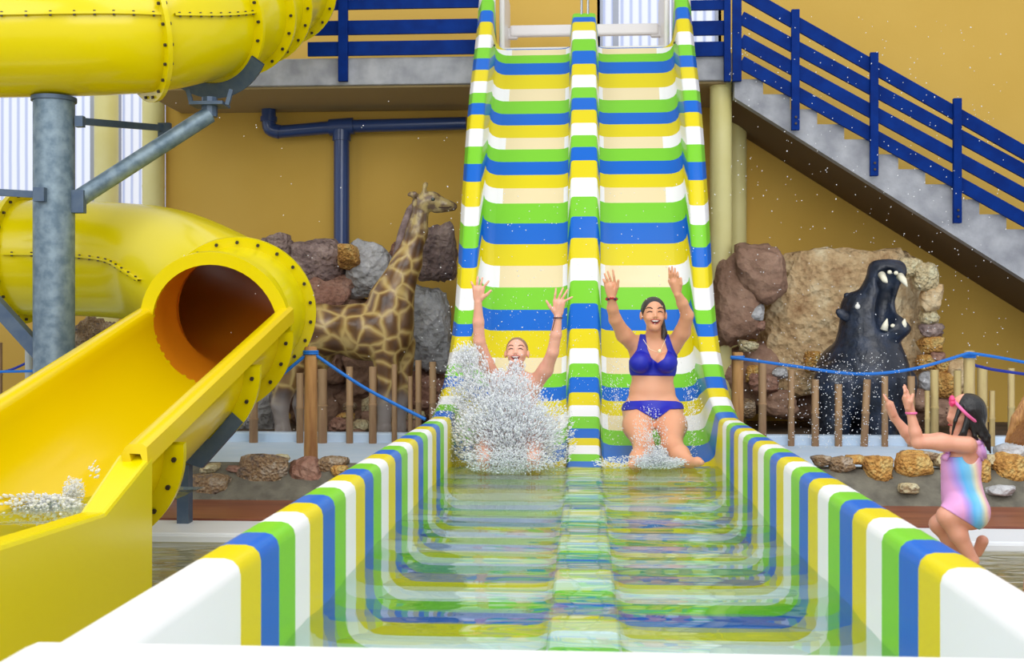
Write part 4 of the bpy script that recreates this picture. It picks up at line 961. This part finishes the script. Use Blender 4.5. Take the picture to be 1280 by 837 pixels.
# --- person in the splash
YM = 7.75; Mn = lambda x, y, dy=0: P(x, y, YM+dy)
mn = empty('person', Mn(645, 545), 'person with shaved head laughing in a big splash in the left lane, arms raised', 'person')
g = SDF(*bb([Mn(580, 340, -.3), Mn(722, 600, -.85), Mn(645, 500, .2)], .06), .005)
g.ell(Mn(644, 497, .02), (.15, .105, .17), .04); g.ell(Mn(645, 480, .01), (.16, .095, .09), .05); g.ell(Mn(643, 525, .0), (.14, .1, .13), .05); g.ell(Mn(642, 548, -.02), (.17, .13, .09), .06)
g.cone(Mn(645, 476, 0), Mn(645, 458, -.03), .054, .05, .03)
hm = Mn(646, 440, -.05); tm = math.radians(-14); Tm = head(g, hm, .096, tilt=tm, yaw=math.radians(-3))
g.chain([Mn(621, 478, 0), Mn(608, 455, -.05), Mn(599, 426, -.12)], [.056, .046, .038], .03); g.chain([Mn(599, 426, -.12), Mn(598, 402, -.15), Mn(597.5, 378, -.18)], [.038, .036, .025], .015)
g.chain([Mn(668, 480, 0), Mn(682, 462, -.05), Mn(691, 440, -.12)], [.056, .046, .038], .03); g.chain([Mn(691, 440, -.12), Mn(695, 418, -.14), Mn(697.5, 396, -.16)], [.038, .036, .025], .015)
hand(g, Mn(597.5, 377, -.18), Mn(598, 366, -.19), [Mn(589, 352, -.2), Mn(597, 346, -.2), Mn(603, 347, -.2), Mn(611, 351, -.2)], Mn(613.5, 363, -.21))
hand(g, Mn(697.5, 395, -.16), Mn(698.5, 383, -.17), [Mn(695, 360.5, -.18), Mn(704, 359.5, -.18), Mn(709.5, 362, -.18), Mn(715.5, 371, -.18)], Mn(683, 376, -.19))
g.chain([Mn(625, 550, -.03), Mn(612, 545, -.25), Mn(606, 560, -.42)], [.1, .085, .06], .05); g.chain([Mn(606, 560, -.42), Mn(604, 580, -.58)], [.055, .036], .03)
g.chain([Mn(660, 550, -.03), Mn(670, 545, -.25), Mn(668, 560, -.42)], [.1, .085, .06], .05); g.chain([Mn(668, 560, -.42), Mn(666, 580, -.58)], [.055, .036], .03)
for x in (604, 666): g.chain([Mn(x, 580, -.58), Mn(x, 575, -.66)], [.036, .028], .015)
mb_ = g.mesh('body', SKIN2, mn)
Rm = Matrix.Rotation(math.radians(-3), 3, 'Z') @ Matrix.Rotation(tm, 3, 'X')
gh = SDF(*bb([hm], .15), .005); gh.ell(Tm(0, .018, .02), (.0735, .0875, .084), .01, Rm); gh.cut(Tm(0, -.1, -.05), (.074, .095, .12), .01, Rm); gh.cut(Tm(0, -.0, -.12), (.15, .2, .1), .01); gh.mesh('hair', HAIRS, mn)
face(mn, mb_, Tm, .96, brow=mat('brow_brown', (120, 72, 52), .6), mouth_open=1.1)
MB().tube([Mn(655, 474, -.085), Mn(650, 486, -.12), Mn(645, 500, -.13)], .005, 6).build('halter_strap', WHITE, mn)
q = MB(); cw = Mn(697.5, 397, -.16); q.tube([cw+Vector((math.cos(i*math.pi/8)*.03, math.sin(i*math.pi/8)*.03, 0)) for i in range(16)], .004, 6, closed=True)
q.tube([Mn(694, 398, -.19), Mn(692, 406, -.19), Mn(690, 413, -.18)], .003, 6); q.build('wrist_band', BEADD, mn)
# --- girl
YC = 5.95; Gc = lambda x, y, dy=0: P(x, y, YC+dy)
gi = empty('person', Gc(1205, 690), 'girl in a rainbow swimsuit crouching in the pool, arms stretched towards the slide', 'person')
g = SDF(*bb([Gc(1098, 475, 0), Gc(1245, 720, 0), Gc(1200, 600, -.25), Gc(1200, 600, .25)], .05), .0045)
kC = K(YC)
g.chain([Gc(1204, 560), Gc(1200, 585), Gc(1202, 612), Gc(1210, 636)], [.088, .086, .085, .095], .03)
g.ell(Gc(1203, 630), (.086, .112, .09), .03); g.ell(Gc(1208, 640, .0), (.088, .115, .075), .03)
g.cone(Gc(1207, 552), Gc(1203, 535), .042, .038, .02)
hc = Gc(1206, 516); 
# head in profile, facing the slide (-X)
Rp = Matrix.Rotation(math.radians(-84), 3, 'Z'); Tp = head(g, hc, .094, tilt=math.radians(2), yaw=math.radians(-84))
for (dy, el, wr, pm, tips, th) in (
  (-.085, (1147, 553), (1138, 514), (1135, 503), [(1129.5, 483), (1130.5, 481), (1131.5, 482), (1133.5, 486)], (1141, 493)),
  (.085, (1140, 549), (1118, 522), (1114, 512), [(1104.5, 493), (1105.5, 494), (1106.5, 496), (1108.5, 499)], (1115, 503))):
    sh = Gc(1210, 556, dy*1.15)
    g.chain([sh, Gc((1210+el[0])/2, (553+el[1])/2, dy), Gc(*el, dy)], [.043, .037, .03], .03)
    g.chain([Gc(*el, dy), Gc((el[0]*2+wr[0])/3, (el[1]*2+wr[1])/3, dy), Gc(*wr, dy)], [.03, .029, .019], .012)
    hand(g, Gc(*wr, dy), Gc(*pm, dy), [Gc(*t_, dy+(-.024+.016*i)) for i, t_ in enumerate(tips)], Gc(*th, dy-.03*(1 if dy < 0 else -1)), r=.0068)
# legs: squatting
g.chain([Gc(1213, 640, -.06), Gc(1198, 638, -.07), Gc(1184, 645, -.08)], [.082, .066, .05], .03); g.chain([Gc(1184, 645, -.08), Gc(1198, 668, -.08), Gc(1216, 700, -.08)], [.047, .043, .028], .02)
g.chain([Gc(1210, 640, .07), Gc(1190, 645, .08), Gc(1174, 655, .08)], [.08, .06, .047], .03); g.chain([Gc(1174, 655, .08), Gc(1188, 675, .08), Gc(1206, 705, .08)], [.045, .04, .028], .02)
g.chain([Gc(1216, 700, -.08), Gc(1205, 712, -.08)], [.03, .02], .01); g.chain([Gc(1206, 705, .08), Gc(1195, 715, .08)], [.03, .02], .01)
g.chain([Gc(1222, 690, .12), Gc(1228, 676, .1)], [.025, .03], .01)
g.mesh('body', SKIN3, gi)
X, Y_, Z = g.grid(); U_, V_ = px_of(X, Z, Y_)
arm_off = (1176-U_)/10
m_ = np.maximum(np.maximum((552+(1228-U_)*.1-V_)/10, arm_off), (V_-(664+(U_-1225)*-.05))/10)
armpit = 1-np.sqrt(((U_-1213)/13)**2+((V_-556)/24)**2)      # open side under the arm
leg = (V_-(641+(U_-1190)*.62))/10
m_ = np.maximum(np.maximum(m_, armpit*.8), leg); m_ = np.maximum(m_, np.minimum(571-V_, 1202-U_)/10)
garment(g, 'swimsuit', m_*.02, .006, LEO, gi)
for k, (a, c) in enumerate([((1179, 563), (1190, 556)), ((1177, 572), (1187, 566)), ((1221, 548), (1228, 575)), ((1226, 550), (1232, 572)), ((1218, 545), (1228, 556))]):
    for dy in (-.05, .04):
        MB().tube([Gc(*a, dy), Gc((a[0]+c[0])/2-1, (a[1]+c[1])/2+3, dy-.02), Gc(*c, dy)], [.008, .02, .008], 8).build('ruffle', LEO, gi, smooth='all')
gh = SDF(*bb([Gc(1190, 485), Gc(1245, 575), Gc(1215, 520, -.12), Gc(1215, 520, .12)], .03), .0045)
gh.ell(Gc(1211, 512), (.083, .088, .083), .02); gh.ell(Gc(1215, 522), (.065, .08, .075), .02)
gh.cut(Tp(0, -.10, -.04), (.11, .085, .10), .008, Rp)
for a in [((1222, 520), (1236, 545), (1238, 566)), ((1220, 525), (1232, 550), (1235, 562)), ((1214, 525), (1226, 545), (1233, 556)), ((1209, 524), (1203, 540), (1195, 549)), ((1201, 508), (1194, 526), (1190, 543)), ((1210, 528), (1206, 543), (1198, 553)), ((1215, 530), (1218, 545), (1224, 552))]:
    for dy in (-.07, .06, -.02): gh.chain([Gc(*a[0], dy), Gc(*a[1], dy*1.1), Gc(*a[2], dy)], [.014, .009, .005], .008)
gh.mesh('hair', HAIRB, gi)
q = MB(); q.tube(spline([Gc(1191, 499, -.02), Gc(1199, 508, -.085), Gc(1210, 519, -.1), Gc(1223, 529, -.06), Gc(1226, 529, .0), Gc(1222, 527, .06), Gc(1208, 516, .1), Gc(1196, 504, .06)], 6), .0085, 8, closed=True); hb = q.build('headband', PINK, gi, smooth='all')
q = MB()
for i in range(7): a = i*math.pi*2/6; q.ball(Gc(1191, 501, -.05)+Vector((-.004, -.012*math.sin(a)*(i < 6), .016*math.cos(a)*(i < 6))), .013, 8)
q.build('flower', mat('flower_pink', (236, 70, 130), .4), hb, smooth='all')
q = MB(); cw = Gc(1139, 516, -.085); q.tube([cw+Vector((math.cos(i*math.pi/8)*.024, math.sin(i*math.pi/8)*.024, 0)) for i in range(16)], .006, 6, closed=True); q.build('bracelet', PINK, gi)
ey = Tp(-.03, -.087, .003); q = MB(); q.ball(ey, (.004, .008, .006)); q.build('eye', LASH, gi, smooth='all')
q = MB(); q.tube([Tp(-.02, -.088, .022), Tp(-.035, -.083, .027), Tp(-.05, -.07, .022)], [.002, .003, .002], 6); q.build('eyebrow', LASH, gi)
q = MB(); q.tube([Tp(-.02, -.08, -.06), Tp(0, -.088, -.058), Tp(.02, -.08, -.06)], [.002, .006, .002], 8); q.build('lip', LIP, gi, smooth='all')
# --- blond person cut off by the right edge
YE = 5.6; E_ = lambda x, y, dy=0: P(x, y, YE+dy)
be = empty('person', E_(1310, 740), 'person with light brown hair cut off by the right edge of the picture', 'person')
g = SDF(*bb([E_(1270, 490), E_(1360, 780), E_(1310, 600, -.2), E_(1310, 600, .2)], .08), .01)
g.chain([E_(1318, 610), E_(1318, 680), E_(1318, 760)], [.13, .12, .14], .04); g.cone(E_(1316, 585), E_(1312, 560), .05, .05, .03); head(g, E_(1308, 525), .1, yaw=math.radians(100))
g.chain([E_(1310, 605, -.14), E_(1308, 660, -.17), E_(1312, 710, -.2)], [.045, .04, .03], .02); g.mesh('body', SKIN3, be)
gh = SDF(*bb([E_(1250, 480), E_(1345, 575), E_(1305, 520, -.12), E_(1305, 520, .12)], .04), .007); gh.ell(E_(1306, 518, .0), (.1, .1, .1), .02)
for i in range(9): gh.chain([E_(1288+i*2, 500+i*2, -.07+.018*i), E_(1271+i*2.2, 524+i*1.5, -.07+.018*i), E_(1257+i*2.6, 552+i*.5, -.06+.016*i)], [.035, .025, .007], .012)
gh.mesh('hair', BLOND, be)
# ================================================================== SPLASHES
phi = (1+5**.5)/2
ICV = np.array([(-1, phi, 0), (1, phi, 0), (-1, -phi, 0), (1, -phi, 0), (0, -1, phi), (0, 1, phi), (0, -1, -phi), (0, 1, -phi), (phi, 0, -1), (phi, 0, 1), (-phi, 0, -1), (-phi, 0, 1)])/math.hypot(1, phi)
ICF = np.array([(0, 11, 5), (0, 5, 1), (0, 1, 7), (0, 7, 10), (0, 10, 11), (1, 5, 9), (5, 11, 4), (11, 10, 2), (10, 7, 6), (7, 1, 8), (3, 9, 4), (3, 4, 2), (3, 2, 6), (3, 6, 8), (3, 8, 9), (4, 9, 5), (2, 4, 11), (6, 2, 10), (8, 6, 7), (9, 8, 1)])
def drops(name, pos, rad, vel, lab, m=None, cat='splash'):
    pos = np.asarray(pos); n = len(pos); rad = np.asarray(rad)
    V = ICV[None]*rad[:, None, None]
    v = np.asarray(vel); L = np.linalg.norm(v, axis=1, keepdims=True)+1e-9; d = v/L
    st_ = (V*d[:, None, :]).sum(2, keepdims=True); V = V+st_*d[:, None, :]*L[:, None, :]
    V = V+pos[:, None, :]; org = pos.mean(0); V = V-org
    Fq = ICF[None]+(np.arange(n)*12)[:, None, None]
    me = bpy.data.meshes.new(name); me.vertices.add(n*12); me.vertices.foreach_set('co', V.ravel()); me.loops.add(n*60); me.loops.foreach_set('vertex_index', Fq.ravel().astype(np.int32))
    me.polygons.add(n*20); me.polygons.foreach_set('loop_start', np.arange(0, n*60, 3, dtype=np.int32)); me.polygons.foreach_set('loop_total', np.full(n*20, 3, np.int32)); me.polygons.foreach_set('use_smooth', np.ones(n*20, bool))
    me.update(calc_edges=True); me.materials.append(m or FOAM); o = bpy.data.objects.new(name, me); o.location = org; link(o); return tag(o, lab, cat, kind='stuff')
def jet(src, n, spread_fn):
    return spread_fn(src, n)
pos = []; rad = []; vel = []
src = np.array(Mn(640, 578, -.45))
def add(n, cx, cy, sx_, sy_, Y, sY, r0, r1, power=1):
    n = int(n*1.6)
    for _ in range(n):
        a = rng.uniform(0, 2*math.pi); q = rng.random()**power; x = cx+math.cos(a)*sx_*q+rng.normal()*sx_*.06; y = cy+math.sin(a)*sy_*q+rng.normal()*sy_*.06
        if y > 592 and cx > 400: y = 592-rng.random()*6
        p_ = np.array(P(x, y, Y+rng.normal()*sY)); pos.append(p_); rad.append(.92*(r0+(r1-r0)*rng.random()**3))
        d_ = p_-src; d_ /= np.linalg.norm(d_)+1e-6; vel.append(d_*rng.uniform(.0, 2.2))
add(6500, 632, 545, 64, 50, 7.3, .07, .0022, .0075, .6)
add(3500, 625, 500, 58, 36, 7.38, .08, .002, .006, .7)
add(1500, 690, 545, 28, 46, 7.32, .08, .002, .005, .8)
add(1700, 585, 470, 26, 42, 7.45, .06, .002, .006, .7)
add(600, 583, 445, 16, 14, 7.5, .05, .002, .006)
add(700, 635, 478, 30, 20, 7.5, .05, .002, .006)
add(1500, 636, 576, 56, 16, 7.02, .04, .002, .006, .7)
add(160, 645, 458, 12, 10, 7.55, .03, .002, .006)
add(700, 560, 540, 22, 60, 7.35, .08, .0015, .004)
add(500, 640, 480, 110, 120, 7.5, .2, .0012, .003)
drops('splash', pos, rad, vel, 'large white splash bursting in front of the person in the left lane')
pos = []; rad = []; vel = []; src = np.array(W(822, 582, -.6))
add(1300, 822, 578, 34, 8, 7.15, .05, .002, .006, .7); add(700, 820, 570, 16, 14, 7.15, .04, .002, .006, .8); add(900, 800, 578, 60, 9, 7.2, .08, .0018, .005); add(500, 812, 545, 22, 40, 7.35, .06, .0015, .004); add(300, 865, 520, 14, 60, 7.5, .1, .0015, .004); add(250, 770, 500, 18, 60, 7.7, .1, .0015, .004)
drops('splash', pos, rad, vel, 'low white splash at the feet of the person in the blue bikini')
pos = []; rad = []; vel = []; src = np.array(P(60, 640, 5.8))
add(2600, 40, 635, 66, 18, 5.7, .12, .003, .012, .7); add(500, 92, 612, 14, 16, 5.7, .05, .002, .006); add(12, 118, 585, 10, 16, 5.7, .03, .004, .009)
drops('foam', pos, rad, vel, 'white foam in the yellow run-out box at the left', cat='foam')
pos = []; rad = []; vel = []; src = np.array(P(800, 580, 7.3))
for _ in range(420):
    x = rng.uniform(910, 1260); y = rng.uniform(20, 460); pos.append(np.array(P(x, y, rng.uniform(8, 10.5)))); rad.append(rng.uniform(.0022, .0045)); vel.append(rng.normal(size=3)*.3)
for _ in range(700):
    x = rng.normal(1050, 45); y = rng.uniform(440, 560); pos.append(np.array(P(x, y, rng.uniform(8, 9.3)))); rad.append(rng.uniform(.0018, .004)); vel.append(rng.normal(size=3)*.4)
for _ in range(260):
    x = rng.uniform(545, 900); y = rng.uniform(230, 470); pos.append(np.array(P(x, y, rng.uniform(7.4, 8.2)))); rad.append(rng.uniform(.002, .004)); vel.append(rng.normal(size=3)*.3)
for _ in range(60):
    x = rng.uniform(210, 560); y = rng.uniform(120, 560); pos.append(np.array(P(x, y, rng.uniform(7.4, 9)))); rad.append(rng.uniform(.0025, .004)); vel.append(rng.normal(size=3)*.3)
drops('water_droplets', pos, rad, vel, 'fine water droplets flying through the air around the slide', cat='droplets')
# ================================================================== LIGHT, CAMERA
w = bpy.data.worlds.new('World'); bpy.context.scene.world = w; w.use_nodes = True
bg = w.node_tree.nodes['Background']; bg.inputs[0].default_value = (.93, .96, 1, 1); bg.inputs[1].default_value = .98
def area(name, loc, target, size, power, col=(1, 1, 1), sy_=None):
    l_ = bpy.data.lights.new(name, 'AREA'); l_.energy = power; l_.size = size; l_.shape = 'RECTANGLE'; l_.size_y = sy_ or size; l_.color = col
    o = bpy.data.objects.new(name, l_); o.location = loc; o.rotation_euler = (Vector(target)-Vector(loc)).to_track_quat('-Z', 'Y').to_euler(); link(o); return o
area('skylight', (1.0, 2.8, 7.0), (0, 4, 0), 7, 380, (1, .98, .95), 5)
area('skylight.001', (-6, 2.5, 5), (0, 8, 1), 4, 160, (.95, .98, 1))
area('front_fill_light', (1, -5, 4.2), (0, 9, .5), 9, 430, (1, 1, 1), 4)  # unseen fill from behind the camera, added to brighten walls, statues and people
cam = bpy.data.cameras.new('camera'); co = bpy.data.objects.new('camera', cam); link(co)
co.location = (0, 0, CAM); co.rotation_euler = (math.pi/2, 0, PSI); cam.lens = 36*F/1280; cam.sensor_width = 36; cam.sensor_fit = 'HORIZONTAL'; cam.shift_y = -10.5/1280
cam.dof.use_dof = True; cam.dof.focus_distance = 7.6; cam.dof.aperture_fstop = 6.3
cam.clip_start = .05
sc = bpy.context.scene; sc.camera = co
sc.view_settings.view_transform = 'Standard'; sc.view_settings.look = 'None'; sc.view_settings.gamma = 1; sc.view_settings.use_curve_mapping = False; sc.view_settings.exposure = -.13
sc.cycles.max_bounces = 10; sc.cycles.transparent_max_bounces = 24; sc.cycles.use_denoising = True
